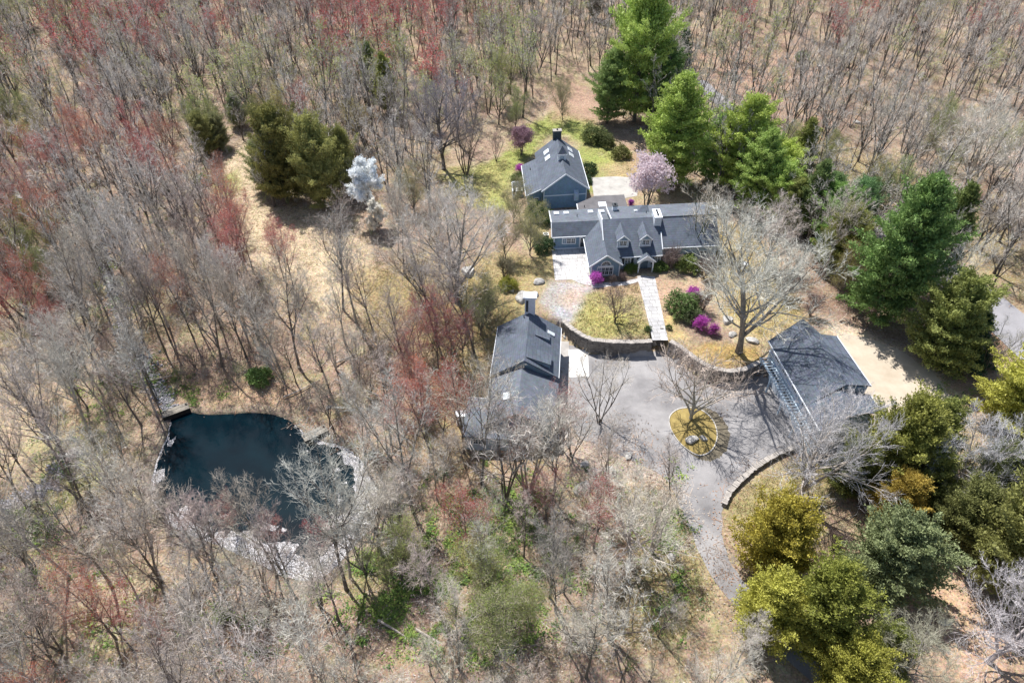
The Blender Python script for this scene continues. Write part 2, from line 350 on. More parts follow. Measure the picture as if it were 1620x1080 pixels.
# flat sheets laid on the ground ------------------------------------------------
def sheet(name, P, z, m, drape=0.0, label=None, th=0.0, step=None):
    """polygon sheet; drape > 0 lays it that much above the ground"""
    bm = bmesh.new(); vs = [bm.verts.new((x, y, 0)) for x, y in P]; bm.faces.new(vs)
    if drape:
        x0, x1 = min(p[0] for p in P), max(p[0] for p in P); y0, y1 = min(p[1] for p in P), max(p[1] for p in P)
        st = step or .8
        for k in np.arange(x0 + st, x1, st): bmesh.ops.bisect_plane(bm, geom=bm.verts[:] + bm.edges[:] + bm.faces[:], plane_co=(k, 0, 0), plane_no=(1, 0, 0))
        for k in np.arange(y0 + st, y1, st): bmesh.ops.bisect_plane(bm, geom=bm.verts[:] + bm.edges[:] + bm.faces[:], plane_co=(0, k, 0), plane_no=(0, 1, 0))
        bmesh.ops.triangulate(bm, faces=bm.faces[:])
        co = np.array([v.co[:2] for v in bm.verts]); h = hgt(co[:, 0], co[:, 1])
        for v, q in zip(bm.verts, h): v.co.z = q + drape
    else:
        bmesh.ops.triangulate(bm, faces=bm.faces[:])
        for v in bm.verts: v.co.z = z
    bmesh.ops.recalc_face_normals(bm, faces=bm.faces[:])
    for f in bm.faces:
        if f.normal.z < 0: f.normal_flip()
    me = bpy.data.meshes.new(name); bm.to_mesh(me); bm.free(); me.materials.append(m)
    o = bpy.data.objects.new(name, me); COL.objects.link(o); return tag(o, label, None, None, 'structure')
def rough_edge(P, amp, seed, n=6):
    out = []; m = len(P); R = random.Random(seed)
    for i in range(m):
        a, b = P[i], P[(i + 1) % m]
        for k in range(n):
            t = k / n; out.append((a[0] + (b[0] - a[0]) * t + R.uniform(-amp, amp), a[1] + (b[1] - a[1]) * t + R.uniform(-amp, amp)))
    return out
ASPH = mat('worn_asphalt', (.15, .145, .148), .9, .3, .2, .35, 14, col2=(.36, .348, .345), detail=14)
ROADM = mat('road_asphalt', (.27, .265, .28), .9, .12, .5, .15, 30)
DRIVE_PX = [(1122,904),(1100,858),(1078,808),(1062,770),(1040,748),(1000,728),(950,705),(912,690),(900,650),(898,600),(893,552),(910,546),(935,550),(1000,557),(1030,556),(1052,556),(1068,564),(1084,576),(1100,588),(1130,600),(1165,604),(1200,592),
            (1240,600),(1300,700),(1285,706),(1240,716),(1195,746),(1164,774),(1145,800),(1142,826),(1146,862),(1165,905),(1215,960),(1290,1040),(1380,1110),(1350,1125),(1250,1050),(1180,980)]
sheet('driveway', rough_edge(smooth_poly([at2(*p) for p in DRIVE_PX], 2), .1, 3, 2), 0, ASPH, .03, 'worn grey asphalt driveway around the planted island', step=.8)
for pl in ([(1540,440),(1580,465),(1640,512),(1640,592),(1590,545),(1545,505),(1498,452),(1470,418),(1490,402)],
           [(1268,280),(1305,300),(1345,322),(1410,365),(1490,402),(1470,418),(1395,385),(1325,338),(1290,312),(1255,290)],
           [(1268,280),(1255,290),(1200,235),(1150,180),(1112,150),(1100,125),(1118,128),(1135,145),(1165,170),(1215,225)]):
    sheet('road', [at2(*p) for p in pl], 0, ROADM, .05, 'narrow grey asphalt road passing behind the conifers', step=2.0)
def slate_mat(name, c1, c2, cm, sc):
    m, t, b = nodes(name); N = t.nodes; Lk = t.links; tc = N.new('ShaderNodeTexCoord')
    mp = N.new('ShaderNodeMapping'); mp.inputs['Rotation'].default_value[2] = math.radians(-5); Lk.new(tc.outputs['Object'], mp.inputs['Vector'])
    br = N.new('ShaderNodeTexBrick'); br.inputs['Color1'].default_value = (*c1, 1); br.inputs['Color2'].default_value = (*c2, 1); br.inputs['Mortar'].default_value = (*cm, 1)
    br.inputs['Scale'].default_value = sc; br.inputs['Mortar Size'].default_value = .03; br.inputs['Brick Width'].default_value = 1.15; br.inputs['Row Height'].default_value = .78
    br.squash = .7; br.squash_frequency = 3; br.offset_frequency = 2; br.offset = .37
    Lk.new(mp.outputs[0], br.inputs['Vector'])
    nz = N.new('ShaderNodeTexNoise'); nz.inputs['Scale'].default_value = 1.2; nz.inputs['Detail'].default_value = 8; Lk.new(tc.outputs['Object'], nz.inputs['Vector'])
    mx = N.new('ShaderNodeMixRGB'); mx.blend_type = 'OVERLAY'; mx.inputs['Fac'].default_value = .5; Lk.new(br.outputs['Color'], mx.inputs['Color1']); Lk.new(nz.outputs['Fac'], mx.inputs['Color2'])
    Lk.new(mx.outputs[0], b.inputs['Base Color']); b.inputs['Roughness'].default_value = .85; return m
SLATE = slate_mat('pale_slate', (.56, .54, .53), (.44, .43, .43), (.20, .19, .17), 1.0)
SLATE2 = slate_mat('walk_slate', (.50, .49, .485), (.38, .375, .38), (.19, .18, .16), 1.0)
def pts(px, z): return [un(x, y, z) for x, y in px]
sheet('patio', pts([(873,395),(926,390),(934,441),(952,444),(938,452),(917,448),(905,442),(878,443)], 2.03), 2.035, SLATE, 0, 'pale slate patio of square slabs beside the house')
sheet('front_path', pts([(1008,437),(1016,436),(1036,438),(1053,520),(1057,538),(1032,538),(1029,521),(1010,446)], 2.04), 2.045, SLATE2, 0, 'grey slate front walk from the porch down to the steps')
sheet('edging_path', rough_edge(pts([(934,449),(960,447),(985,446),(1010,440),(1011,445),(990,451),(965,453),(938,456)], 2.02), .08, 6, 3), 2.025, SLATE, 0, 'line of pale stepping slabs along the planting bed')
sheet('rear_patio', pts([(935,281),(975,279),(1010,282),(1008,310),(975,316),(940,314)], 2.02), 2.025, mat('rear_paving', (.40, .385, .36), .9, .2, .8), 0, 'weathered concrete court behind the house')
sheet('gravel_lot', rough_edge(smooth_poly([at2(*p) for p in [(1335,528),(1400,545),(1450,570),(1495,612),(1512,655),(1498,705),(1445,708),(1392,668),(1350,600),(1325,555)]], 2), .25, 14, 3), 0, mat('pale_sand_gravel', (.40, .335, .255), .95, .15, .5, .2, 10, col2=(.52, .45, .36), detail=12), .04, 'smooth sandy gravel lot behind the garage', step=1.0)
sheet('concrete_pad', pts([(899,553),(930,552),(932,596),(900,597)], 0.02), .06, CONC, 0, 'bright concrete pad in front of the studio door')
sheet('studio_court', pts([(884,540),(900,540),(902,690),(880,700),(865,690)], .02), .045, mat('pale_paving', (.36, .34, .32), .9, .2, .8), 0, 'pale paving strip beside the studio')

# pond --------------------------------------------------------------------------
def water_mat():
    m, t, b = nodes('pond_water'); N = t.nodes; Lk = t.links; tc = N.new('ShaderNodeTexCoord')
    nz = N.new('ShaderNodeTexNoise'); nz.inputs['Scale'].default_value = .25; nz.inputs['Detail'].default_value = 4; Lk.new(tc.outputs['Object'], nz.inputs['Vector'])
    rp = N.new('ShaderNodeValToRGB'); rp.color_ramp.elements[0].color = (.001, .007, .012, 1); rp.color_ramp.elements[1].color = (.002, .014, .021, 1)
    rp.color_ramp.elements[0].position = .35; rp.color_ramp.elements[1].position = .7
    Lk.new(nz.outputs['Fac'], rp.inputs['Fac']); Lk.new(rp.outputs['Color'], b.inputs['Base Color'])
    b.inputs['Roughness'].default_value = .05; b.inputs['IOR'].default_value = 1.33; b.inputs['Specular IOR Level'].default_value = .28
    n2 = N.new('ShaderNodeTexNoise'); n2.inputs['Scale'].default_value = 1.6; n2.inputs['Detail'].default_value = 3; Lk.new(tc.outputs['Object'], n2.inputs['Vector'])
    bp = N.new('ShaderNodeBump'); bp.inputs['Strength'].default_value = .05; bp.inputs['Distance'].default_value = .1
    Lk.new(n2.outputs['Fac'], bp.inputs['Height']); Lk.new(bp.outputs['Normal'], b.inputs['Normal']); return m
pc = (sum(p[0] for p in POND) / len(POND), sum(p[1] for p in POND) / len(POND))
sheet('pond_water', [(pc[0] + (x - pc[0]) * 1.03, pc[1] + (y - pc[1]) * 1.03) for x, y in POND], WATER_Z, water_mat(), 0, 'dark still pond water')
def scatter_flakes(name, cand, m, label, smin, smax, z=None, lift=.02, seed=1, jag=.35):
    R = random.Random(seed); mb = MB()
    co = np.array(cand); hh = hgt(co[:, 0], co[:, 1]) if z is None else np.full(len(co), z)
    for (x, y), h in zip(cand, hh):
        s = R.uniform(smin, smax); a = R.uniform(0, 6.28); n = R.choice((4, 5, 6)); tx = R.uniform(-jag, jag)
        mb.face([(x + s * R.uniform(.6, 1) * math.cos(a + 6.283 * k / n), y + s * R.uniform(.6, 1) * math.sin(a + 6.283 * k / n), h + lift + (tx * s * math.cos(6.283 * k / n) if z is None else 0)) for k in range(n)], m)
    return tag(mb.build(name), label, None, None, 'stuff')
R0 = random.Random(11)
scum, leaves_rim = [], []
X = np.array([R0.uniform(-43, -8) for _ in range(300000)]); Y = np.array([R0.uniform(26, 56) for _ in range(300000)])
sd = -sdist(X, Y, POND)
nn = vnoise(X, Y, 1.6, 21) * .6 + vnoise(X, Y, .6, 22) * .4
for x, y, d, q in zip(X, Y, sd, nn):
    if d < -.3 * q: continue
    ang = (x - pc[0]) * .45 - (y - pc[1]) * .9           # south-east shore is where the wind has pushed it
    wd = float(np.interp(ang, [-14, -6, 0, 5, 9], [.8, .8, 1.3, 2.3, 2.8]))
    if (d < wd * ((.45 if wd > 1.6 else .1) + .9 * q) and q > .30 - .1 * (wd > 2)) or (q > .62 and d < wd * 1.7): scum.append((x, y))
scum = scum[:90000]
FOAM = mat('petal_scum', (.82, .80, .82), .8, .2, 2.0)
scatter_flakes('floating_petals', scum, FOAM, 'pale fallen petals and scum drifted along the pond shore', .03, .075, WATER_Z + .012, 0, 5)

# ------------------------------------------------------------------ walls, steps, island
def stone_wall(name, P, z0, z1, th, label, seed, cap=True, course=.26, side=-1):
    """dry stone wall along the polyline P, its visible face on the line, thickness behind it"""
    R = random.Random(seed); mb = MB(); o = empty(name, (0, 0, 0), 0, label, 'stone wall'); cp = MB()
    pts_ = []
    for (a, b) in zip(P[:-1], P[1:]):
        n = max(1, int(math.hypot(b[0] - a[0], b[1] - a[1]) / .5))
        for k in range(n): pts_.append((a[0] + (b[0] - a[0]) * k / n, a[1] + (b[1] - a[1]) * k / n))
    pts_.append(P[-1])
    for i in range(len(pts_) - 1):
        a, b = Vector((*pts_[i], 0)), Vector((*pts_[i + 1], 0)); d = b - a; L = d.length
        if L < .05: continue
        d.normalize(); nrm = Vector((-d.y, d.x, 0)) * (1 if side < 0 else -1)
        zz = z0(i / len(pts_)) if callable(z0) else z0; zt = z1(i / len(pts_)) if callable(z1) else z1
        mid = (a + b) / 2
        mb.obox(mid + nrm * th / 2 + Vector((0, 0, (zz + zt) / 2 - .04)), d * L * .52, nrm * (th / 2 - .05), Vector((0, 0, (zt - zz) / 2 - .06)), STONE)
        z = zz
        while z < zt - .05:
            h = min(course * R.uniform(.7, 1.35), zt - z)
            w = L * R.uniform(.42, .5); off = R.uniform(-.06, .06)
            c = mid + d * off + Vector((0, 0, z + h / 2))
            mb.obox(c + nrm * (th * .22 + R.uniform(-.05, .03)), d * w, nrm * th * .24, Vector((0, 0, h / 2 - .015)), STONE)
            z += h
        if cap:
            for s in (0, 1):
                c = a + d * L * (.25 + .5 * s) + nrm * (th / 2 + R.uniform(-.05, .05)) + Vector((0, 0, zt + .03 + R.uniform(-.02, .035)))
                cp.obox(c, (d + nrm * R.uniform(-.1, .1)) * L * R.uniform(.21, .26), nrm * th * R.uniform(.46, .58), Vector((0, 0, .05)), CAP)
    mb.build('stonework', o); 
    if cap: cp.build('capstones', o)
    return o
stone_wall('retaining_wall', [(p[0], p[1] - .1) for p in WA], -.1, 2.12, .62, 'long straight fieldstone retaining wall holding the lawn, left of the steps', 1)
stone_wall('retaining_wall', [(p[0], p[1] - .1) for p in WB], -.1, 2.12, .62, 'curved fieldstone retaining wall below the big oak, right of the steps', 2)
LOW = [un(x, y, .5) for x, y in [(1293,705),(1262,709),(1237,718),(1213,731),(1192,746),(1172,764),(1158,780),(1150,799)]]
stone_wall('low_wall', LOW[::-1], -.1, .5, .55, 'low curving fieldstone wall with flat top along the lower driveway edge', 3, side=-1)
gwall = [at2(x, y) for x, y in [(1180,566),(1172,545),(1180,535),(1200,530)]]
# steps
st = empty('entry_steps', (ST_T[0], ST_T[1], 0), 0, 'grey stone steps with pale treads cut through the retaining wall', 'steps')
mb = MB(); n = 7; sx0, sx1 = -.62, .62; run = (ST_T[1] - ST_B[1] + .35) / n
dx = (ST_B[0] - ST_T[0]) / n
for k in range(n):
    z = 2.02 - k * .285; y1 = .25 - k * run
    tr = MB(); tr.box(sx0 + dx * k, sx1 + dx * k, y1 - run - .03, y1, z - .07, z, CAP); tr.build('tread', st)
    mb.box(sx0 + dx * k + .02, sx1 + dx * k - .02, y1 - run + .02, y1 + .05, -.2, z - .072, STONE)
mb.build('riser', st)
ck = MB()
for s in (-1, 1):
    x = s * .86
    for k in range(5): ck.box(x - .22 + dx * (k + .5), x + .22 + dx * (k + .5), .3 - (k + 1) * run * n / 5, .3 - k * run * n / 5 - .02, -.2, 2.16 - k * (.15 if s < 0 else .12), CAP)
ck.build('cheek_wall', st)
# planted island
IS_PX = [(1093,645),(1108,648),(1122,658),(1131,672),(1134,690),(1129,706),(1119,716),(1105,719),(1092,713),(1079,703),(1067,688),(1060,672),(1061,657),(1074,647)]
ISL = smooth_poly([un(x, y, .12) for x, y in IS_PX], 3)
cx, cy = sum(p[0] for p in ISL) / len(ISL), sum(p[1] for p in ISL) / len(ISL)
isl = empty('planted_island', (cx, cy, 0), 0, 'oval island bed with pale curb in the middle of the driveway', 'planting bed')
mb = MB(); curb = MB(); k = len(ISL)
loc_ = [(p[0] - cx, p[1] - cy) for p in ISL]
MOSSM = mat('dry_moss_turf', (.20, .145, .05), .95, .3, 1.2, .6, 12, col2=(.35, .27, .10), detail=10)
rings = [(1.0, .08), (.8, .2), (.5, .32), (.2, .38)]
for i in range(k):
    j = (i + 1) % k
    for (a, za), (b, zb) in zip(rings[:-1], rings[1:]):
        mb.face([(loc_[i][0] * a, loc_[i][1] * a, za), (loc_[j][0] * a, loc_[j][1] * a, za), (loc_[j][0] * b, loc_[j][1] * b, zb), (loc_[i][0] * b, loc_[i][1] * b, zb)], MOSSM)
    mb.face([(loc_[i][0] * .2, loc_[i][1] * .2, .38), (loc_[j][0] * .2, loc_[j][1] * .2, .38), (0, 0, .4)], MOSSM)
    a, b = loc_[i], loc_[j]
    curb.prism([(a[0] * 1.0, a[1] * 1.0), (b[0] * 1.0, b[1] * 1.0), (b[0] * 1.035, b[1] * 1.035), (a[0] * 1.035, a[1] * 1.035)][::-1], 0, .15, CURB)
mb.build('turf', isl, True); curb.build('curb', isl)
# damp mulch spread round the island
sheet('mulch_ring', rough_edge([(cx + x * 1.28 + .75, cy + y * 1.16 - .25) for x, y in loc_], .14, 9, 2), .036, mat('mulch', (.10, .085, .06), .95, .4, 1.5, .5, 15, col2=(.19, .165, .12)))

# ------------------------------------------------------------------ buildings
def window(parent, fr, u, v, w, h, z, nrm, cols, rows, name='window', label=None, th=.09, cas=1):
    """framed window centred at (u, v, z) on a wall; nrm = outward direction in (u, v); cas = casement units"""
    c = Vector((*fr(u, v), z)); o2 = Vector((*fr(u + nrm[0], v + nrm[1]), z)); n = (o2 - c).normalized()
    s = Vector((0, 0, 1)).cross(n).normalized(); up = Vector((0, 0, 1)); t = .07
    f = MB()
    for q in (-1, 1):
        f.obox(c + s * q * (w / 2) + n * th / 2, s * t, n * th / 2, up * (h / 2 + t), TRIM)
        f.obox(c + up * q * (h / 2) + n * (th / 2 - .003), s * (w / 2 - t), n * (th / 2), up * t, TRIM)
    for k in range(1, cas):
        f.obox(c + s * (-w / 2 + w * k / cas) + n * (th / 2 - .005), s * .05, n * (th / 2 - .006), up * (h / 2 - t), TRIM)
    for k in range(1, cols):
        if cas > 1 and k % max(1, cols // cas) == 0: continue
        f.obox(c + s * (-w / 2 + w * k / cols) + n * (th / 2 - .01), s * .018, n * .02, up * (h / 2 - t), TRIM)
    for k in range(1, rows): f.obox(c + up * (-h / 2 + h * k / rows) + n * (th / 2 - .012), s * (w / 2 - t), n * .017, up * .018, TRIM)
    wo = f.build(name, parent)
    if label: wo['label'] = label
    p = MB(); p.obox(c + n * .012, s * (w / 2 - .02), n * .012, up * (h / 2 - .02), GLASS); p.build('pane', wo)
    return wo
def quad3(fr, L): return [(*fr(u, v), z) for u, v, z in L]
def skylight(parent, fr, u, v, z, du, dv, su, sv, name='skylight'):
    """su, sv: roof slope along u and v"""
    f = MB(); P = [(u - du, v - dv), (u + du, v - dv), (u + du, v + dv), (u - du, v + dv)]
    f.slab([(*fr(a, b), z + (a - u) * su + (b - v) * sv + .16) for a, b in P], .22, TRIM)
    o = f.build(name, parent)
    g = MB(); k = .82; P = [(u + (a - u) * k, v + (b - v) * k) for a, b in P]
    g.slab([(*fr(a, b), z + (a - u) * su + (b - v) * sv + .175) for a, b in P], .03, SKYG); g.build('pane', o)
def rake(mb, fr, a, b, w=.12, h=.24):
    A = Vector((*fr(a[0], a[1]), a[2])); B_ = Vector((*fr(b[0], b[1]), b[2])); mb.bar(A, B_, w, h, TRIM)
def pipe(parent, fr, u, v, z, h=.5, name='vent_pipe', r=.06):
    m = MB(); m.cyl(fr(u, v), r, z, z + h, 8, METAL); m.build(name, parent)

# ---- main house
MO = un(*[860 + 605 / 8.1, 320 + 960 / 8.1], 2.0)
F = frame(None, MO, 5.0, 1.5)
house = empty('house', (*F(5, 6), 2.0), math.radians(5), 'long blue-grey main house with dormers, arched window gable and white chimney', 'house')
bpy.context.view_layer.update()
HM = house.matrix_world.inverted()
def put(mb, name, parent, label=None, smooth=False):
    """mesh written in world coordinates, moved into its parent's frame by build_w"""
    o = mb.build(name, parent, smooth)
    if label: o['label'] = label
    return o
_build = MB.build
def build_w(s, name, parent=None, smooth=False, xf=None):
    if parent is not None and getattr(s, 'world', True) and WORLD[0]:
        bpy.context.view_layer.update()
        M = parent.matrix_world.inverted(); s.v = [tuple(M @ Vector(p)) for p in s.v]
    return _build(s, name, parent, smooth, xf)
WORLD = [True]; MB.build = build_w
def P2(fr, L): return [fr(u, v) for u, v in L]
G = 1.9
# left wing (low front slope, nearly flat rear)
w = MB(); w.prism(P2(F, [(-4.95, 7.6), (2.0, 7.6), (2.0, 13.8), (-4.95, 13.8)]), G, [4.25, 4.25, 4.75, 4.75], CLAP)
w.prism(P2(F, [(-4.9, 7.65), (-4.9, 13.7), (-4.96, 13.7), (-4.96, 7.65)]), G, [4.3, 4.7, 4.7, 4.3], CLAP)
for a, b in (((-4.95, 9.05), (-4.85, 9.05)),): pass
w.prism(P2(F, [(-5.0, 7.62), (-4.9, 7.62), (-4.9, 13.75), (-5.0, 13.75)]), 4.2, [4.35, 4.35, 4.85, 4.85], TRIM)
put(w, 'left_wing_wall', house)
r = MB(); r.slab(quad3(F, [(-5.3, 7.3, 4.4), (2.0, 7.3, 4.4), (2.0, 9.05, 5.9), (-5.3, 9.05, 5.9)]), .16, ROOF)
lw = put(r, 'left_wing_roof', house)
r = MB(); r.slab(quad3(F, [(-5.3, 9.06, 5.902), (3.6, 9.06, 5.902), (3.6, 14.0, 5.0), (-5.3, 14.0, 5.0)]), .16, ROOFL)
lwr = put(r, 'left_wing_rear_roof', house)
t = MB(); rake(t, F, (-5.36, 7.3, 4.36), (-5.36, 9.05, 5.86)); rake(t, F, (-5.36, 9.1, 5.86), (-5.36, 14.0, 4.96)); t.bar((*F(-5.3, 7.24), 4.33), (*F(-.1, 7.24), 4.33), .1, .14, TRIM)
t.prism(P2(F, [(-5.02, 7.55), (-4.86, 7.55), (-4.86, 7.7), (-5.02, 7.7)]), G, 4.25, TRIM); t.prism(P2(F, [(-4.85, 7.52), (.1, 7.52), (.1, 7.59), (-4.85, 7.59)]), G, 2.22, TRIM)
# triangular gable end panel
t.prism([F(-4.98, 7.7), F(-4.9, 7.7), F(-4.9, 9.05), F(-4.98, 9.05)], 4.1, [4.5, 4.5, 5.7, 5.7], TRIM); t.prism([F(-4.98, 9.05), F(-4.9, 9.05), F(-4.9, 13.8), F(-4.98, 13.8)], 4.1, [5.7, 5.7, 4.85, 4.85], TRIM)
put(t, 'white_trim', house)
window(house, F, -2.65, 7.6, 2.0, .95, 3.45, (0, -1), 6, 2, cas=3, label='triple casement window over the patio')
d = MB(); c0 = F(-.55, 7.6)
d.prism(P2(F, [(-1.05, 7.5), (-.05, 7.5), (-.05, 7.6), (-1.05, 7.6)]), G, 4.1, TRIM); do = put(d, 'patio_door', house)
d = MB(); d.prism(P2(F, [(-.85, 7.47), (-.25, 7.47), (-.25, 7.5), (-.85, 7.5)]), 2.3, 3.9, GLASS); put(d, 'pane', do)
for u in (-4.3, -2.75): skylight(lwr, F, u, 12.6, 5.27, .38, .5, 0, -.18)
for u in (1.1, 2.9): skylight(lwr, F, u, 12.6, 5.27, .38, .5, 0, -.18)
pipe(house, F, -1.2, 11, 5.5)
# arched window gable wing
w = MB(); w.prism(P2(F, [(0, 0), (4.1, 0), (4.1, 4.5), (0, 7.6)]), G, 4.05, CLAP)
w.prism(P2(F, [(0, 0), (4.1, 0), (4.1, .25), (0, .25)]), 4.04, [4.15, 4.15, 4.15, 4.15], CLAP)
k = len(w.v); g0, g1, gp = F(0.0, 0.0), F(4.1, 0.0), F(2.05, 0.0); h0, h1, hp = F(0.0, .25), F(4.1, .25), F(2.05, .25)
w.face([(*g0, 4.1), (*g1, 4.1), (*gp, 5.72)], CLAP); w.face([(*h1, 4.1), (*h0, 4.1), (*hp, 5.72)], CLAP)
put(w, 'gable_wing_wall', house)
r = MB(); r.slab(quad3(F, [(-.4, -.3, 4.1), (2.05, -.3, 5.95), (2.05, 9.2, 5.95), (-.4, 7.8, 4.1)]), .16, ROOF)
r.slab(quad3(F, [(2.053, -.3, 5.953), (4.5, -.3, 4.13), (4.5, 2.3, 4.13), (2.053, 9.2, 5.953)]), .16, ROOF); put(r, 'gable_wing_roof', house)
t = MB(); rake(t, F, (-.42, -.33, 4.02), (2.05, -.33, 5.88), .08, .2); rake(t, F, (4.52, -.33, 4.05), (2.05, -.33, 5.88), .08, .2)
for u in (0.0, 4.1): t.prism(P2(F, [(u - .07, -.06), (u + .07, -.06), (u + .07, .06), (u - .07, .06)]), G, 4.1, TRIM)
t.bar((*F(-.5, -.3), 4.02), (*F(-.5, 7.4), 4.02), .1, .12, TRIM); put(t, 'gable_trim', house)
window(house, F, 2.0, 0, 2.3, 1.35, 3.02, (0, -1), 8, 2, cas=4, label='wide four-light picture window')
# fan light over it
t = MB(); gl = MB(); c = Vector((*F(2.05, -.05), 4.0)); s_ = (Vector((*F(3.05, -.05), 4.0)) - c).normalized(); nn_ = Vector((s_.y, -s_.x, 0))
arc = [c + s_ * .72 * math.cos(a) + Vector((0, 0, .78 * math.sin(a))) for a in [math.pi * i / 12 for i in range(13)]]
for a, b in zip(arc[:-1], arc[1:]): t.bar(a + nn_ * .03, b + nn_ * .03, .12, .13, TRIM)
for a in arc[2:-2:2]: t.bar(c + nn_ * .03, a + nn_ * .03, .04, .035, TRIM)
t.bar(c - s_ * 1.1 + nn_ * .03 + Vector((0, 0, -.12)), c + s_ * 1.1 + nn_ * .03 + Vector((0, 0, -.12)), .2, .3, TRIM)
fl = put(t, 'fan_window', house, 'arched fan window under the gable'); gl.face([tuple(p) for p in arc], GLASS); put(gl, 'pane', fl)
# main block
w = MB(); w.prism(P2(F, [(2.05, 1.6), (10.5, 1.6), (10.5, 11.3), (2.05, 11.3)]), G, [4.5, 4.5, 4.5, 4.5], CLAP2)
for u0, u1 in ((2.05, 2.2), (10.3, 10.5)):
    w.prism([F(u0, 1.65), F(u1, 1.65), F(u1, 6.6), F(u0, 6.6)], 4.45, [4.55, 4.55, 7.4, 7.4], TRIM); w.prism([F(u0, 6.6), F(u1, 6.6), F(u1, 11.3), F(u0, 11.3)], 4.45, [7.4, 7.4, 6.5, 6.5], TRIM)
put(w, 'main_wall', house)
r = MB(); r.slab(quad3(F, [(2.0, 1.2, 4.47), (10.6, 1.2, 4.47), (10.6, 6.6, 7.6), (2.0, 6.6, 7.6)]), .16, ROOF); mroof = put(r, 'main_roof', house)
r = MB(); r.slab(quad3(F, [(3.45, 6.61, 7.602), (19.4, 6.61, 7.602), (19.4, 11.7, 6.6), (3.45, 11.7, 6.6)]), .16, ROOFL); rroof = put(r, 'rear_roof', house)
t = MB(); rake(t, F, (1.95, 3.6, 5.84), (1.95, 6.6, 7.58), .1, .3); rake(t, F, (3.39, 6.6, 7.5), (3.39, 11.7, 6.5), .1, .34); t.bar((*F(4.6, 1.14), 4.38), (*F(10.6, 1.14), 4.38), .1, .14, TRIM); put(t, 'roof_trim', house)
# cricket peak on the rear roof
cr = MB(); a = (*F(8.65, 9.9), 7.75)
base = quad3(F, [(7.6, 8.6, 7.2), (9.6, 8.6, 7.2), (9.9, 11.6, 6.64), (7.4, 11.6, 6.64)])
for i in range(4): cr.face([base[i], base[(i + 1) % 4], a], ROOF)
put(cr, 'roof_cricket', rroof)
skylight(rroof, F, 7.6, 9.4, 7.07, .25, .3, 0, -.2, 'vent_cap'); pipe(house, F, 9.0, 8.3, 7.2, .45)
# right wing
w = MB(); w.prism(P2(F, [(10.52, 2.7), (19.2, 2.7), (19.2, 11.4), (10.52, 11.4)]), G, [5.0, 5.0, 6.3, 6.3], CLAP2)
w.prism([F(19.0, 2.75), F(19.2, 2.75), F(19.2, 6.6), F(19.0, 6.6)], 4.9, [5.05, 5.05, 7.2, 7.2], TRIM); put(w, 'right_wing_wall', house)
r = MB(); r.slab(quad3(F, [(10.62, 2.3, 4.95), (19.4, 2.3, 4.95), (19.4, 6.6, 7.45), (10.62, 6.6, 7.45)]), .16, ROOF); put(r, 'right_wing_roof', house)
t = MB(); rake(t, F, (10.66, 1.9, 4.95), (10.66, 4.4, 6.35), .12, .22); t.bar((*F(10.7, 2.24), 4.86), (*F(19.4, 2.24), 4.86), .1, .14, TRIM); put(t, 'wing_trim', house)
for u in (12.6, 15.0, 17.2): window(house, F, u, 2.7, 1.0, 1.1, 3.3, (0, -1), 4, 2, cas=2)
for u in (5.55, 10.0): window(house, F, u, 1.6, .85, 1.35, 3.35, (0, -1), 4, 3, cas=2)
for u in (3.4 + 1.35,): pass
for u in (5.55, 10.0):
    for q in (-1, 1):
        sh = MB(); sh.prism(P2(F, [(u + q * .68 - .2, 1.53), (u + q * .68 + .2, 1.53), (u + q * .68 + .2, 1.6), (u + q * .68 - .2, 1.6)]), 2.65, 4.05, mat('dark_shutter', (.03, .04, .05), .6)); put(sh, 'shutter', house)
# dormers
for (uc, lb) in ((4.75, 'left dormer above the front wall'), (8.1, 'right dormer nearest the big chimney')):
    v0 = 2.55; zb = 4.47 + (v0 - 1.2) * .58; zt = zb + 1.35; pk = zt + .75; hw = .78
    vb = 1.2 + (zt - 4.47) / .58; vp = 1.2 + (pk - 4.47) / .58
    d = MB()
    d.prism(P2(F, [(uc - hw, v0), (uc + hw, v0), (uc + hw, vb + .3), (uc - hw, vb + .3)]), [zb - .1, zb - .1, zt - .3, zt - .3], zt, CLAP)
    d.face([(*F(uc - hw, v0), zt), (*F(uc + hw, v0), zt), (*F(uc, v0), pk - .05)], CLAP)
    do = put(d, 'dormer', mroof if False else house, lb)
    r = MB(); e = hw + .2
    r.slab(quad3(F, [(uc - e, v0 - .2, zt - .12), (uc, v0 - .2, pk), (uc, vp + .1, pk), (uc - e, vb - .1, zt - .12)]), .1, ROOF)
    r.slab(quad3(F, [(uc + .003, v0 - .2, pk + .002), (uc + e, v0 - .2, zt - .12), (uc + e, vb - .1, zt - .12), (uc + .003, vp + .1, pk + .002)]), .1, ROOF)
    put(r, 'dormer_roof', do)
    t = MB(); rake(t, F, (uc - e, v0 - .22, zt - .18), (uc, v0 - .22, pk - .06), .06, .16); rake(t, F, (uc + e, v0 - .22, zt - .18), (uc, v0 - .22, pk - .06), .06, .16)
    for q in (-1, 1): t.prism(P2(F, [(uc + q * hw - .06, v0 - .05), (uc + q * hw + .06, v0 - .05), (uc + q * hw + .06, v0 + .07), (uc + q * hw - .06, v0 + .07)]), zb - .1, zt, TRIM)
    t.prism(P2(F, [(uc - hw, v0 - .1), (uc + hw, v0 - .1), (uc + hw, v0), (uc - hw, v0)]), zb, zb + .14, TRIM)
    put(t, 'dormer_trim', do)
    window(do, F, uc, v0, 1.12, .92, zb + .72, (0, -1), 4, 3, cas=2, name='dormer_window')
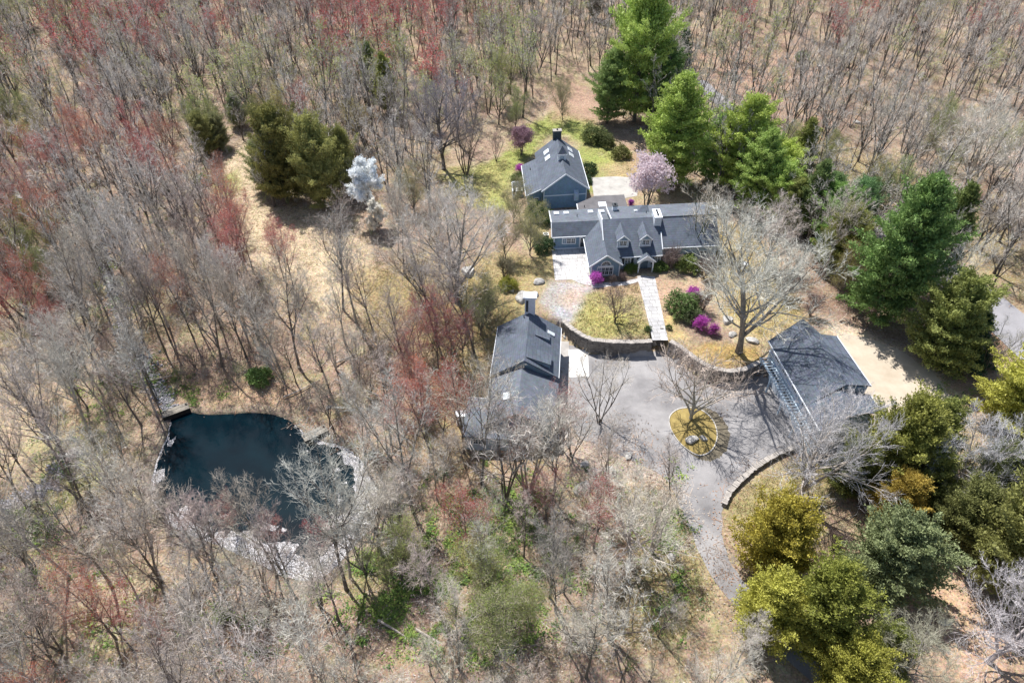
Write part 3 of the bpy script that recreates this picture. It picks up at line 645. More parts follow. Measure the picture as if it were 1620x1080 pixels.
# porch
pu, pv = 8.15, .55; po = MB()
for q in (-1, 1): po.prism(P2(F, [(pu + q * 1.05 - .09, pv - .09), (pu + q * 1.05 + .09, pv - .09), (pu + q * 1.05 + .09, pv + .09), (pu + q * 1.05 - .09, pv + .09)]), G, 4.0, TRIM)
c = Vector((*F(pu, pv), 3.2)); s_ = (Vector((*F(pu + 1, pv), 3.2)) - c).normalized()
arc = [c + s_ * 1.0 * math.cos(a) + Vector((0, 0, .95 * math.sin(a))) for a in [math.pi * i / 14 for i in range(15)]]
yb, yt = Vector((0, 0, 4.12)), 0
fv = [(p.x, p.y, p.z) for p in arc]
# white tympanum with the arch cut out: strips from the arch up to the rakes
def rk(x): return 3.98 + (1.25 - abs(x)) * .8
for i in range(14):
    xa, xb = math.cos(math.pi * i / 14), math.cos(math.pi * (i + 1) / 14)
    A, B_ = arc[i], arc[i + 1]
    po.face([tuple(A), (A.x, A.y, rk(xa)), (B_.x, B_.y, rk(xb)), tuple(B_)][::-1], TRIM)
    po.bar(A, B_, .16, .05, TRIM)
pf = put(po, 'porch', house, 'small white arched entry porch')
r = MB(); r.slab(quad3(F, [(pu - 1.35, pv - .2, 3.95), (pu, pv - .2, 5.03), (pu, 2.3, 5.03), (pu - 1.35, 1.25, 3.95)]), .1, ROOF)
r.slab(quad3(F, [(pu + .003, pv - .2, 5.032), (pu + 1.35, pv - .2, 3.95), (pu + 1.35, 1.25, 3.95), (pu + .003, 2.3, 5.032)]), .1, ROOF); put(r, 'porch_roof', pf)
t = MB(); rake(t, F, (pu - 1.37, pv - .22, 3.88), (pu, pv - .22, 4.97), .06, .14); rake(t, F, (pu + 1.37, pv - .22, 3.88), (pu, pv - .22, 4.97), .06, .14); put(t, 'porch_trim', pf)
d = MB(); d.prism(P2(F, [(pu - .5, 1.5), (pu + .5, 1.5), (pu + .5, 1.58), (pu - .5, 1.58)]), G + .1, 4.0, mat('slate_blue_door', (.10, .15, .20), .5)); put(d, 'front_door', house)
# chimneys
def chimney(parent, fr, u0, u1, v0, v1, z0, z1, m, capm, pots=2, label=None):
    c = MB(); c.prism(P2(fr, [(u0, v0), (u1, v0), (u1, v1), (u0, v1)]), z0, z1, m)
    o = put(c, 'chimney', parent, label)
    k = MB(); k.prism(P2(fr, [(u0 - .07, v0 - .07), (u1 + .07, v0 - .07), (u1 + .07, v1 + .07), (u0 - .07, v1 + .07)]), z1, z1 + .14, capm); put(k, 'chimney_cap', o)
    for i in range(pots):
        p = MB(); p.cyl(fr((u0 + u1) / 2, v0 + (v1 - v0) * (i + 1) / (pots + 1)), .14, z1 + .14, z1 + .38, 10, METAL); put(p, 'flue', o)
    return o
chimney(house, F, 9.7, 10.75, 5.3, 7.6, 6.0, 8.2, CHW, CHW, 3, 'large white painted chimney')
chimney(house, F, 18.9, 19.6, 7.0, 7.8, 6.4, 8.2, CHW, CHW, 1, 'small white chimney at the far right end')
chimney(house, F, 4.1, 4.8, 9.9, 10.7, 6.5, 7.7, TRIM, METAL, 1, 'short chimney with a dark round cap on the rear roof')
# flat link roof to the cottage
w = MB(); w.prism(P2(F, [(-.3, 14.1), (7.2, 13.9), (7.2, 18.5), (2.8, 18.5), (-.3, 16.2)]), G, 4.3, CLAP); put(w, 'link_wall', house)
r = MB(); r.prism(P2(F, [(-.6, 14.05), (7.5, 12.2), (7.5, 18.8), (2.6, 18.8), (-.6, 16.6)]), 4.32, [4.48, 4.48, 4.48, 4.48, 4.48], mat('flat_membrane_roof', (.13, .125, .13), .9, .25, .8)); lr = put(r, 'link_roof', house)
skylight(lr, F, 3.5, 15.9, 4.45, .62, .72, 0, 0); pipe(house, F, .5, 15.4, 4.4, .5)
t = MB(); t.bar((*F(-.62, 14.3), 4.42), (*F(-.62, 16.6), 4.42), .12, .2, TRIM); put(t, 'link_edge', house)

# ---- cottage behind
CO = un(800 + 430 / 7.2, 195 + 975 / 7.2, 2.0)
FC = frame(None, CO, 7.0, 3.5)
cot = empty('cottage', (*FC(3, 6), 2.0), math.radians(6), 'blue saltbox cottage with cupola and dark chimney behind the main house', 'house')
bpy.context.view_layer.update()
w = MB(); w.prism(P2(FC, [(0, 0), (7.1, 0), (7.1, 12.9), (0, 12.9)]), G, 5.5, CLAP)
a, b, c = FC(0, 0), FC(7.1, 0), FC(3.45, 0); a2, b2, c2 = FC(0, .2), FC(7.1, .2), FC(3.45, .2)
w.face([(*a, 5.45), (*b, 5.45), (*c, 8.15)], CLAP); w.face([(*b2, 5.45), (*a2, 5.45), (*c2, 8.15)], CLAP)
a2, b2, c2 = FC(0, 12.9), FC(7.1, 12.9), FC(3.45, 12.9); w.face([(*b2, 5.45), (*a2, 5.45), (*c2, 8.15)], CLAP)
w.prism(P2(FC, [(-2.55, .8), (-.01, .8), (-.01, 11.0), (-2.55, 11.0)]), G, [4.25, 5.3, 5.3, 4.25], CLAP); put(w, 'wall', cot)
r = MB(); r.slab(quad3(FC, [(-.42, -.35, 5.45), (3.45, -.35, 8.4), (3.45, 13.3, 8.4), (-.42, 13.3, 5.45)]), .18, ROOF)
r.slab(quad3(FC, [(3.453, -.35, 8.402), (7.5, -.35, 5.45), (7.5, 13.3, 5.45), (3.453, 13.3, 8.402)]), .18, ROOF); crf = put(r, 'roof', cot)
r = MB(); r.slab(quad3(FC, [(-2.9, .55, 4.3), (-.42, .55, 5.42), (-.42, 11.2, 5.42), (-2.9, 11.2, 4.3)]), .15, ROOF); put(r, 'lean_to_roof', cot)
t = MB(); rake(t, FC, (-.45, -.38, 5.36), (3.45, -.38, 8.32), .08, .22); rake(t, FC, (7.53, -.38, 5.36), (3.45, -.38, 8.32), .08, .22); rake(t, FC, (-2.93, .5, 4.24), (-.3, .5, 5.4), .08, .18)
t.prism(P2(FC, [(0, -.06), (7.1, -.06), (7.1, 0), (0, 0)]), 4.3, 4.5, TRIM)
for u in (0, 7.1): t.prism(P2(FC, [(u - .08, -.07), (u + .08, -.07), (u + .08, .07), (u - .08, .07)]), G, 5.4, TRIM)
t.bar((*FC(-2.96, .6), 4.2), (*FC(-2.96, 11.2), 4.2), .1, .14, TRIM); t.bar((*FC(7.56, -.3), 5.33), (*FC(7.56, 13.3), 5.33), .1, .14, TRIM); put(t, 'white_trim', cot)
window(cot, FC, -1.1, .8, .7, .9, 3.3, (0, -1), 2, 2)
for u, v, s in ((1.35, 10.6, 1), (1.35, 8.4, 1), (5.6, 10.9, -1), (5.6, 8.9, -1)):
    skylight(crf, FC, u, v, 8.4 - abs(u - 3.45) * (.762 if s > 0 else .729), .4, .62, .762 if s > 0 else -.729, 0)
pipe(cot, FC, -1.6, 8.3, 4.8, .45)
cu = MB(); uc, vc, hw = 3.45, 5.6, .66
cu.prism(P2(FC, [(uc - hw, vc - hw), (uc + hw, vc - hw), (uc + hw, vc + hw), (uc - hw, vc + hw)]), 7.7, 9.15, CLAP2); cuo = put(cu, 'cupola', cot, 'small square cupola on the ridge')
e = hw + .16; r = MB(); B4 = quad3(FC, [(uc - e, vc - e, 9.15), (uc + e, vc - e, 9.15), (uc + e, vc + e, 9.15), (uc - e, vc + e, 9.15)])
for i in range(4): r.face([B4[i], B4[(i + 1) % 4], (*FC(uc, vc), 10.35)], ROOF)
r.face(B4[::-1], TRIM); put(r, 'cupola_roof', cuo)
t = MB(); t.prism(P2(FC, [(uc - e, vc - e - .03), (uc + e, vc - e - .03), (uc + e, vc - e), (uc - e, vc - e)]), 8.95, 9.2, TRIM)
for q in (-1, 1): t.prism(P2(FC, [(uc + q * .5 - .15, vc - hw - .05), (uc + q * .5 + .15, vc - hw - .05), (uc + q * .5 + .15, vc - hw), (uc + q * .5 - .15, vc - hw)]), 8.2, 9.0, TRIM)
put(t, 'cupola_trim', cuo)
chimney(cot, FC, 2.75, 4.2, 12.75, 13.6, G, 9.5, mat('dark_slate_brick', (.06, .075, .085), .9, .4, 6, .5, 15), CAP, 1, 'tall dark chimney with pale cap at the far gable')
d = MB(); d.prism(P2(FC, [(5.0, -.75), (5.75, -.75), (5.75, 0), (5.0, 0)]), 3.6, [4.9, 4.9, 5.2, 5.2], CLAP2); put(d, 'bulkhead_hood', cot)
# AC court fence
fe = empty('screen_fence', (*FC(-4, 4), 2), 0, 'low white screen fence around the cottage air conditioner', 'fence'); bpy.context.view_layer.update()
m = MB(); 
m.prism(P2(FC, [(-4.9, 7.0), (-2.7, 7.0), (-2.7, 7.1), (-4.9, 7.1)]), G, 3.5, TRIM); put(m, 'rear_panel', fe)
m = MB(); m.prism(P2(FC, [(-4.95, 3.9), (-4.85, 3.9), (-4.85, 7.1), (-4.95, 7.1)]), G, 3.4, TRIM); put(m, 'side_panel', fe)
m = MB(); m.prism(P2(FC, [(-4.9, 3.88), (-4.2, 3.88), (-4.2, 3.96), (-4.9, 3.96)]), G, 2.7, TRIM); put(m, 'gate_panel', fe)
def ac(x, y, z, rz, w, d, h, label):
    o = empty('air_conditioner', (x, y, z), rz, label, 'air conditioner'); WORLD[0] = False
    m = MB(); m.box(-w / 2, w / 2, -d / 2, d / 2, .08, h, ACM); m.build('casing', o)
    m = MB(); m.box(-w / 2 + .06, w / 2 - .06, -d / 2 - .012, -d / 2, .16, h - .1, METAL); m.build('louvre_panel', o)
    m = MB(); m.cyl((0, 0), min(w, d) * .36, h, h + .03, 20, METAL); g = m.build('fan_grille', o)
    m = MB(); m.cyl((0, 0), min(w, d) * .12, h + .03, h + .06, 12, ACM); m.build('hub', g)
    m = MB(); m.box(-w / 2 - .08, w / 2 + .08, -d / 2 - .08, d / 2 + .08, 0, .08, CONC); m.build('pad', o); WORLD[0] = True
ac(*FC(-3.75, 5.0), 2.0, .1, 1.15, 1.05, 1.1, 'beige air conditioner with round fan inside the white screen fence')
ac(*F(-6.0, 10.3), 2.0, .05, .85, .85, 1.15, 'beige air conditioner standing against the left wall of the main house')

# ---- studio barn
FD = frame(None, (0, 60), -5, -5)
bar_ = empty('studio_barn', (*FD(1.6, 1), 0), math.radians(-5), 'dark-roofed studio barn with tall white chimney beside the driveway', 'house'); bpy.context.view_layer.update()
w = MB(); w.prism(P2(FD, [(-2.1, -.8), (5.3, -.8), (5.3, 7.8), (-2.1, 7.8)]), -.2, 3.3, CLAP)
for v in (7.8, -.8):
    w.face([(*FD(-2.1, v), 3.2), (*FD(5.3, v), 3.5), (*FD(1.57, v), 5.85)][::(1 if v < 0 else -1)], CLAP)
w.prism(P2(FD, [(-2.0, -8.4), (5.3, -8.4), (5.3, -.82), (-2.0, -.82)]), -.2, 2.75, CLAP)
for v in (-8.4,): w.face([(*FD(-2.0, v), 2.7), (*FD(5.3, v), 2.7), (*FD(1.3, v), 4.75)], CLAP)
w.prism(P2(FD, [(-4.6, -10.0), (1.0, -10.0), (1.0, -4.6), (-4.6, -4.6)]), -.2, 2.3, CLAP2); put(w, 'wall', bar_)
r = MB(); r.slab(quad3(FD, [(-2.55, -1.1, 3.15), (1.57, -1.1, 6.0), (1.57, 8.15, 6.0), (-2.55, 8.15, 3.15)]), .16, ROOF)
r.slab(quad3(FD, [(1.573, -1.1, 6.002), (5.75, -1.1, 3.5), (5.75, 8.15, 3.5), (1.573, 8.15, 6.002)]), .16, ROOF); br_ = put(r, 'roof', bar_)
r = MB(); r.slab(quad3(FD, [(-2.5, -8.7, 2.75), (1.3, -8.7, 5.0), (1.3, -1.12, 5.0), (-2.5, -1.12, 2.75)]), .16, ROOFL)
r.slab(quad3(FD, [(1.303, -8.7, 5.002), (5.8, -8.7, 2.9), (5.8, -1.12, 2.9), (1.303, -1.12, 5.002)]), .16, ROOFL); lowr = put(r, 'lower_roof', bar_)
r = MB(); r.slab(quad3(FD, [(-4.85, -10.3, 2.35), (1.2, -10.3, 2.35), (1.2, -8.72, 2.6), (1.2, -8.72, 2.6), (-2.52, -4.4, 2.7), (-4.85, -4.4, 2.7)]), .14, ROOFL) if False else r.slab(quad3(FD, [(-4.85, -10.3, 2.38), (1.2, -10.3, 2.38), (1.2, -4.4, 2.62), (-4.85, -4.4, 2.62)]), .14, ROOFL); put(r, 'wing_roof', bar_)
for a_, b_ in (((5.8, -1.1, 3.42), (5.8, 8.15, 3.42)), ((-2.6, -1.1, 3.07), (-2.6, 8.15, 3.07)), ((-4.85, -4.36, 2.55), (-2.5, -4.36, 2.55)), ((-2.56, -4.3, 2.65), (-2.56, -1.2, 2.65))):
    t = MB(); rake(t, FD, a_, b_, .06, .1); put(t, 'eave_trim', bar_)
# shed dormers on the drive side: a low ledge and a taller one with a shaded window
sl_r = (6.0 - 3.5) / (5.75 - 1.57)
def rz_(u): return 6.0 - (u - 1.57) * sl_r
for v0, v1, u0, u1, hh, lb in ((4.2, 5.4, 2.5, 4.4, .22, 'low shed dormer'), (-.4, 1.6, 1.75, 4.75, .55, 'taller shed dormer with a shaded window')):
    d = MB(); d.slab(quad3(FD, [(u0, v0, rz_(u0) + .12), (u1, v0, rz_(u1) + hh + .25), (u1, v1, rz_(u1) + hh + .12), (u0, v1, rz_(u0) + .1)]), .14, ROOF)
    d.prism(P2(FD, [(u0 + .1, v0 + .1), (u1 - .1, v0 + .1), (u1 - .1, v1 - .1), (u0 + .1, v1 - .1)]), [rz_(u0) - .2, rz_(u1) - .2, rz_(u1) - .2, rz_(u0) - .2], [rz_(u0) + .05, rz_(u1) + hh + .05, rz_(u1) + hh - .03, rz_(u0) + .05], CLAP)
    o = put(d, 'shed_dormer', bar_, lb)
    if hh > .3: 
        g = MB(); g.prism(P2(FD, [(3.5, v1 - .1), (4.5, v1 - .1), (4.5, v1 - .05), (3.5, v1 - .05)]), rz_(4) - .1, rz_(4) + .3, GLASS); put(g, 'window', o)
skylight(br_, FD, 4.5, 6.0, rz_(4.5), .45, .28, -sl_r, 0)
skylight(lowr, FD, -.2, -5.3, 4.1, .4, .55, .45, 0); pipe(bar_, FD, .9, 7.4, 5.4, .6)
c = MB(); c.prism(P2(FD, [(.95, 7.82), (2.25, 7.82), (2.25, 8.75), (.95, 8.75)]), -.2, 8.3, CHW); co_ = put(c, 'chimney', bar_, 'tall white chimney rising behind the gable')
c = MB(); c.prism(P2(FD, [(.75, 7.7), (2.45, 7.7), (2.45, 9.0), (.75, 9.0)]), 8.3, 8.55, CHW); put(c, 'chimney_cap', co_)
c = MB(); c.prism(P2(FD, [(1.1, 7.76), (1.4, 7.76), (1.4, 7.815), (1.1, 7.815)]), 6.2, 8.0, METAL); put(c, 'flue_slot', co_)
for v in (1.0, 3.6, 6.0): window(bar_, FD, 5.3, v, 1.0, 1.1, 1.9, (1, 0), 4, 2, cas=2)
window(bar_, FD, -3.0, -10.0, 1.2, .9, 1.4, (0, -1), 4, 2, cas=2)
x, y, z = at(730, 668)
o = empty('utility_cabinet', (x, y, z), .1, 'small white cabinet standing beside the studio wing', 'cabinet'); WORLD[0] = False
m = MB(); m.box(-.55, .55, -.4, .4, .1, 1.5, TRIM); m.build('casing', o); m = MB(); m.prism([(-.62, -.47), (.62, -.47), (.62, .47), (-.62, .47)], 1.5, [1.58, 1.58, 1.7, 1.7], TRIM); m.build('lid', o)
m = MB(); m.box(-.6, .6, -.45, .45, -.3, .1, CONC); m.build('plinth', o); WORLD[0] = True

# ---- garage with pergola
FE = frame(None, (32.2, 62.3), 6, 6)
ga = empty('garage', (*FE(3.5, -6), 0), math.radians(6), 'large dark-roofed garage with a white pergola along its drive side', 'garage'); bpy.context.view_layer.update()
w = MB(); w.prism(P2(FE, [(.4, -12.9), (6.6, -12.9), (6.6, -1.3), (6.1, -1.3), (6.1, .9), (.4, .9)]), -.2, 4.9, CLAP2)
w.face([(*FE(.4, .9), 4.8), (*FE(6.1, .9), 5.6), (*FE(3.7, .9), 7.8)][::-1], CLAP); w.prism(P2(FE, [(3.8, -9.7), (6.6, -9.7), (6.6, -1.3), (3.8, -1.3)]), 4.8, [7.75, 7.05, 7.05, 7.75], CLAP)
w.face([(*FE(.4, -12.9), 4.8), (*FE(6.6, -12.9), 5.6), (*FE(3.7, -12.9), 7.1)], CLAP); put(w, 'wall', ga)
r = MB(); r.slab(quad3(FE, [(0, -9.9, 5.0), (3.7, -9.9, 8.0), (3.7, 1.5, 8.0), (0, 1.2, 5.0)]), .18, ROOF)
r.slab(quad3(FE, [(3.703, -1.2, 8.002), (6.4, -1.2, 5.7), (6.4, 1.2, 5.7), (3.703, 1.5, 8.002)]), .18, ROOF); put(r, 'roof', ga)
r = MB(); r.slab(quad3(FE, [(3.703, -9.9, 8.0), (7.0, -9.6, 7.2), (7.0, -1.2, 7.2), (3.703, -1.2, 8.0)]), .18, ROOF); put(r, 'shed_roof', ga)
r = MB(); r.slab(quad3(FE, [(0, -13.6, 5.0), (3.2, -13.6, 7.3), (3.2, -9.92, 7.3), (0, -9.92, 5.0)]), .18, ROOF); r.slab(quad3(FE, [(3.203, -13.6, 7.3), (7.1, -12.6, 6.1), (7.1, -9.92, 6.1), (3.203, -9.92, 7.3)]), .18, ROOF); put(r, 'end_roof', ga)
for a_, b_ in (((7.05, -9.65, 7.13), (7.05, -1.2, 7.13)), ((-.05, -13.6, 4.9), (-.05, 1.2, 4.9)), ((7.15, -12.6, 6.0), (7.15, -9.95, 6.0))):
    t = MB(); rake(t, FE, a_, b_, .1, .16); put(t, 'eave_trim', ga)
t = MB(); t.prism(P2(FE, [(.28, -12.9), (.4, -12.9), (.4, .9), (.28, .9)]), 3.5, 3.62, TRIM)
for k in range(3): t.prism(P2(FE, [(.33, -12.8 + k * .96), (.4, -12.8 + k * .96), (.4, -12.6 + k * .96), (.33, -12.6 + k * .96)]), 3.62, 4.8, TRIM)
put(t, 'wall_trim', ga)
for k, v in enumerate((-1.3, -3.6, -6.4, -9.2)): window(ga, FE, .4, v, 1.3, .7, 4.15, (-1, 0), 4, 1, cas=2)
DOORM = mat('garage_door_paint', (.58, .64, .70), .6, .05)
for v in (-2.1, -5.9, -9.7):
    d = MB(); d.prism(P2(FE, [(.3, v - 1.4), (.39, v - 1.4), (.39, v + 1.4), (.3, v + 1.4)]), 0, 2.35, DOORM); dd = put(d, 'garage_door', ga)
    d = MB(); d.prism(P2(FE, [(.28, v - 1.2), (.299, v - 1.2), (.299, v + 1.2), (.28, v + 1.2)]), 1.8, 2.15, GLASS); put(d, 'pane', dd)
PG = mat('pale_blue_paint', (.50, .61, .70), .6, .06)
p = MB(); p.bar((*FE(-.68, -13.2), 2.75), (*FE(-.68, .3), 2.75), .16, .24, PG); p.bar((*FE(.28, -13.2), 2.85), (*FE(.28, .3), 2.85), .1, .2, PG); pg = put(p, 'pergola_beam', ga)
for k in range(28):
    v = .15 - k * .485; q = MB(); q.bar((*FE(-1.0, v), 2.98), (*FE(.34, v), 2.98), .05, .12, PG); put(q, 'rafter', pg)
for v in (.15, -2.9, -6.6, -10.2, -13.0):
    q = MB(); q.bar((*FE(-.68, v), 0.0), (*FE(-.68, v), 2.63), .17, .17, PG); put(q, 'pergola_post', ga)
    q = MB(); q.bar((*FE(-.68, v - .05), 1.9), (*FE(-.68, v - .75), 2.66), .09, .09, PG); q.bar((*FE(-.68, v + .05), 1.9), (*FE(-.68, v + .6), 2.66), .09, .09, PG); put(q, 'brace', ga)
WORLD[0] = False

# small structures at the pond
for px, py, rz, L_, lb in ((277, 648, .55, 3.2, 'weathered plank footbridge slab at the upper left corner of the pond'), (498, 684, .62, 3.0, 'small tilted stone slab jetty at the right end of the dark water')):
    x, y = un(px, py, -1.2)
    o = empty('plank_jetty', (x, y, -1.35), rz, lb, 'jetty'); m = MB()
    for k in range(5): m.box(-L_ / 2, L_ / 2, -.6 + k * .25, -.37 + k * .25, .02 * (k % 2), .1 + .02 * (k % 2), WOODD)
    m.build('deck', o)
    m = MB(); m.box(-L_ / 2, L_ / 2, -.66, -.601, -.9, .14, mat('dark_wet_timber', (.03, .028, .025), .8, .3)); m.build('timber_face', o)
    for q in (-1, 1): m = MB(); m.cyl((q * L_ * .42, .3), .1, -1.2, .35, 8, WOODD); m.build('post', o)

# ------------------------------------------------------------------ trees: one mesh set per kind, copied
def rdir(R, incl, az): return Vector((math.sin(incl) * math.cos(az), math.sin(incl) * math.sin(az), math.cos(incl)))
def path(R, p, d, L, n, wob, up):
    P = [p.copy()]; d = d.normalized(); q = p.copy()
    for _ in range(n):
        d = (d + Vector((R.gauss(0, wob), R.gauss(0, wob), R.gauss(0, wob) + up))).normalized(); q = q + d * (L / n); P.append(q.copy())
    return P
def lerp_path(P, t):
    x = t * (len(P) - 1); i = min(int(x), len(P) - 2); f = x - i
    return P[i].lerp(P[i + 1], f), (P[i + 1] - P[i]).normalized()
def sliver(mb, a, b, w, R, m):
    d = (b - a); u = d.cross(Vector((R.gauss(0, 1), R.gauss(0, 1), R.gauss(0, 1))));
    if u.length < 1e-6: return
    u = u.normalized() * (w / 2); mb.face([a - u, a + u, b], m)
def bare(seed, H, cb, spread, nl, leaders=2, nb=6, ntw=5, nsub=3, r0=None, habit='forest', tw=.026, buds=0, tilt=.05, wob=.09, lod=0):
    """bare deciduous tree; returns (trunk MB, crown MB, bud positions)"""
    R = random.Random(seed); T = MB(); K = MB(); B = []
    r0 = r0 or H * .0098
    fork = cb * R.uniform(.75, 1.0)
    base = path(R, Vector((0, 0, -.4)), Vector((R.gauss(0, tilt), R.gauss(0, tilt), 1)), H * .93 + .4, 9, .035 if habit == 'forest' else .07, .03)
    mains = []
    n9 = len(base)
    if leaders == 1 or habit != 'multi':
        T.tube(base, [r0 * 1.35 if i == 0 else r0 * (1 - .93 * i / (n9 - 1)) for i in range(n9)], 7, BARK); mains.append((base, 0.0, r0))
    for k in range(leaders - 1 if habit != 'multi' else leaders):
        if habit == 'multi': p, f = Vector((R.uniform(-.25, .25), R.uniform(-.25, .25), -.3)), 0.0; inc = R.uniform(.12, .42)
        else: f = fork * R.uniform(.8, 1.25); p, _ = lerp_path(base, f); inc = R.uniform(.3, .6) if habit == 'open' else R.uniform(.24, .46)
        az = k * 6.283 / max(1, leaders - 1 if habit != 'multi' else leaders) + R.uniform(-.5, .5)
        L = H * (1 - f) * R.uniform(.72, .95); P = path(R, p, rdir(R, inc, az), L, 7, .06, .05)
        rr = r0 * (1 - f) * .75 if habit != 'multi' else r0 * .7
        T.tube(P, [rr * (1 - .92 * i / 7) for i in range(8)], 6, BARK); mains.append((P, f, rr))
    for mi, (P, f, rr) in enumerate(mains):
        c0 = max(0.02 if f else cb, (cb - f) / max(.2, 1 - f)) if habit != 'multi' else cb
        n = nl if mi == 0 else max(4, int(nl * .7))
        for i in range(n):
            t = c0 + (1 - c0) * ((i + R.uniform(0, .8)) / n) ** .9; t = min(t, .985); p, d = lerp_path(P, t)
            tt = (t - c0) / (1 - c0 + 1e-6); az = i * 2.4 + R.uniform(-.5, .5)
            inc = {'forest': .92 - .42 * tt, 'multi': .85 - .4 * tt, 'open': 1.35 - .8 * tt}[habit] * R.uniform(.75, 1.15)
            L = spread * (1 - .62 * tt) * R.uniform(.7, 1.15)
            if habit == 'forest' and tt < .15: L *= .7
            lp = path(R, p, (rdir(R, inc, az) + d * .2), L, 6, wob, .05 if habit != 'open' else .035)
            rl = max(.018, rr * (1 - t) * .55 + .018)
            T.tube(lp if not lod else lp[::3], [rl * (1 - .8 * q / 6) for q in range(7)][::(3 if lod else 1)], 3 if lod else 4, BARK, False)
            for j in range(nb):
                t2 = .22 + .78 * (j + R.uniform(0, .9)) / nb; p2, d2 = lerp_path(lp, min(t2, .99))
                sd = d2.cross(Vector((R.gauss(0, 1), R.gauss(0, 1), R.gauss(0, 1)))).normalized()
                L2 = L * .46 * (1.15 - .6 * t2) * R.uniform(.7, 1.2) + .25
                bp = path(R, p2, d2 * .75 + sd * .75 + Vector((0, 0, .25)), L2, 3, .12, .06)
                w2 = max(.03, rl * .55)
                K.tube(bp, [w2 * .5 * (1 - .7 * q / 3) for q in range(4)], 3, BARK, False) if not lod else sliver(K, bp[0], bp[-1], tw * 1.3, R, TWIG)
                for k in range(ntw):
                    t3 = .15 + .85 * (k + R.random()) / ntw; p3, d3 = lerp_path(bp, min(t3, .99))
                    sd = d3.cross(Vector((R.gauss(0, 1), R.gauss(0, 1), R.gauss(0, 1)))).normalized()
                    L3 = (L2 * .38 + .35) * R.uniform(.6, 1.2); d4 = (d3 + sd * .75 + Vector((0, 0, .22))).normalized()
                    e = p3 + d4 * L3; sliver(K, p3, e, tw * 1.2, R, TWIG)
                    for q in range(nsub):
                        t4 = R.uniform(.2, .9); s0 = p3.lerp(e, t4)
                        s1 = s0 + (d4 + Vector((R.gauss(0, .55), R.gauss(0, .55), R.gauss(.12, .5)))).normalized() * L3 * R.uniform(.4, .7)
                        sliver(K, s0, s1, tw * .8, R, TWIG)
                        if buds: B.append(s1); B.append(s0.lerp(s1, .5))
                    if buds: B.append(e)
    return T, K, B
def bud_mesh(B, R, m, n, size, sp=.12):
    mb = MB()
    for b in B:
        for _ in range(n):
            c = b + Vector((R.gauss(0, sp), R.gauss(0, sp), R.gauss(0, sp))); s = size * R.uniform(.6, 1.3)
            u = Vector((R.gauss(0, 1), R.gauss(0, 1), R.gauss(0, 1))).normalized(); w = u.orthogonal().normalized()
            mb.face([c + u * s, c - u * s * .6 + w * s * .8, c - u * s * .6 - w * s * .8], m)
    return mb
PARTS = {}
def kind(key, *parts):
    """parts: (name, mesh, colour, nested-under-previous?)"""
    PARTS[key] = parts
def jit(c, R, k=.12):
    g = 1 + R.uniform(-k, k); return (min(1, c[0] * g * (1 + R.uniform(-.06, .06))), min(1, c[1] * g), min(1, c[2] * g * (1 + R.uniform(-.06, .06))), 1)
RG = random.Random(77)
def plant(key, name, x, y, rz, s, label, cat, group=None, cols=None, sz=None, z=None, lean=(0, 0)):
    o = bpy.data.objects.new(name, None); COL.objects.link(o); o.empty_display_size = .3
    o.location = (x, y, hz(x, y) if z is None else z); o.rotation_euler = (lean[0], lean[1], rz); o.scale = (s, s, sz or s)
    tag(o, label, cat, group)
    for i, (pn, me, col) in enumerate(PARTS[key]):
        c = bpy.data.objects.new(pn, me); COL.objects.link(c); c.parent = o
        q_ = (cols or {}).get(pn, col); k_ = 1.25 if pn == 'crown' and name in ('pine_tree', 'cedar_tree', 'spruce_tree') else 1
        c.color = jit(tuple(v * k_ for v in q_), RG)
    return o
BK = (.165, .145, .125); BKP = (.42, .385, .34); TW = (.53, .48, .42); TWP = (.58, .54, .475); TWB = (.42, .365, .31); TWPK = (.48, .40, .35)
RED = (.50, .10, .095); REDO = (.56, .19, .11); GRB = (.34, .36, .10)
def reg_bare(key, buds=None, **kw):
    T, K, B = bare(buds=1 if buds else 0, **kw)
    ps = [('trunk', T.mesh('trunk'), BK), ('crown', K.mesh('crown'), TW)]
    if buds:
        R = random.Random(kw['seed'] + 5); ps.append((buds[0], bud_mesh(B, R, PETAL if buds[0] != 'buds' else LEAF, buds[1], buds[2], buds[3]).mesh(buds[0]), buds[4]))
    kind(key, *ps); return B
WORLD[0] = False
for i in range(7): reg_bare('forest%d' % i, seed=100 + i, H=15 + (i % 3) * 1.5, cb=.30 + .06 * (i % 3), spread=4.6 + .4 * (i % 4), nl=12, leaders=2 + i % 3, nb=6, ntw=5, nsub=4, tw=.024)
for i in range(3): reg_bare('multi%d' % i, seed=140 + i, H=11, cb=.25, spread=3.6, nl=8, leaders=4 + i, nb=4, ntw=5, nsub=4, habit='multi', r0=.13, tw=.024)
for i in range(3): reg_bare('open%d' % i, seed=160 + i, H=17, cb=.22, spread=8.6, nl=13, leaders=4, nb=10, ntw=7, nsub=5, habit='open', r0=.36, wob=.14, tw=.03)
for i in range(3): reg_bare('redtree%d' % i, ('flower_buds', 1, .044, .12, RED), seed=180 + i, H=13, cb=.33, spread=4.6, nl=12, leaders=3, nb=5, ntw=5, nsub=3, tw=.024)
for i in range(2): reg_bare('bud%d' % i, ('buds', 1, .05, .14, GRB), seed=190 + i, H=9.5, cb=.15, spread=4.2, nl=12, leaders=4, nb=7, ntw=5, nsub=3)
reg_bare('bush0', seed=200, H=3.2, cb=.06, spread=1.9, nl=7, leaders=7, nb=5, ntw=4, nsub=2, habit='multi', r0=.05, tw=.028)
reg_bare('bush1', seed=201, H=2.4, cb=.05, spread=1.6, nl=6, leaders=8, nb=4, ntw=4, nsub=2, habit='multi', r0=.04, tw=.028)
reg_bare('crab', seed=210, H=4.6, cb=.2, spread=3.8, nl=8, leaders=4, nb=6, ntw=5, nsub=2, habit='open', r0=.13, tw=.026)
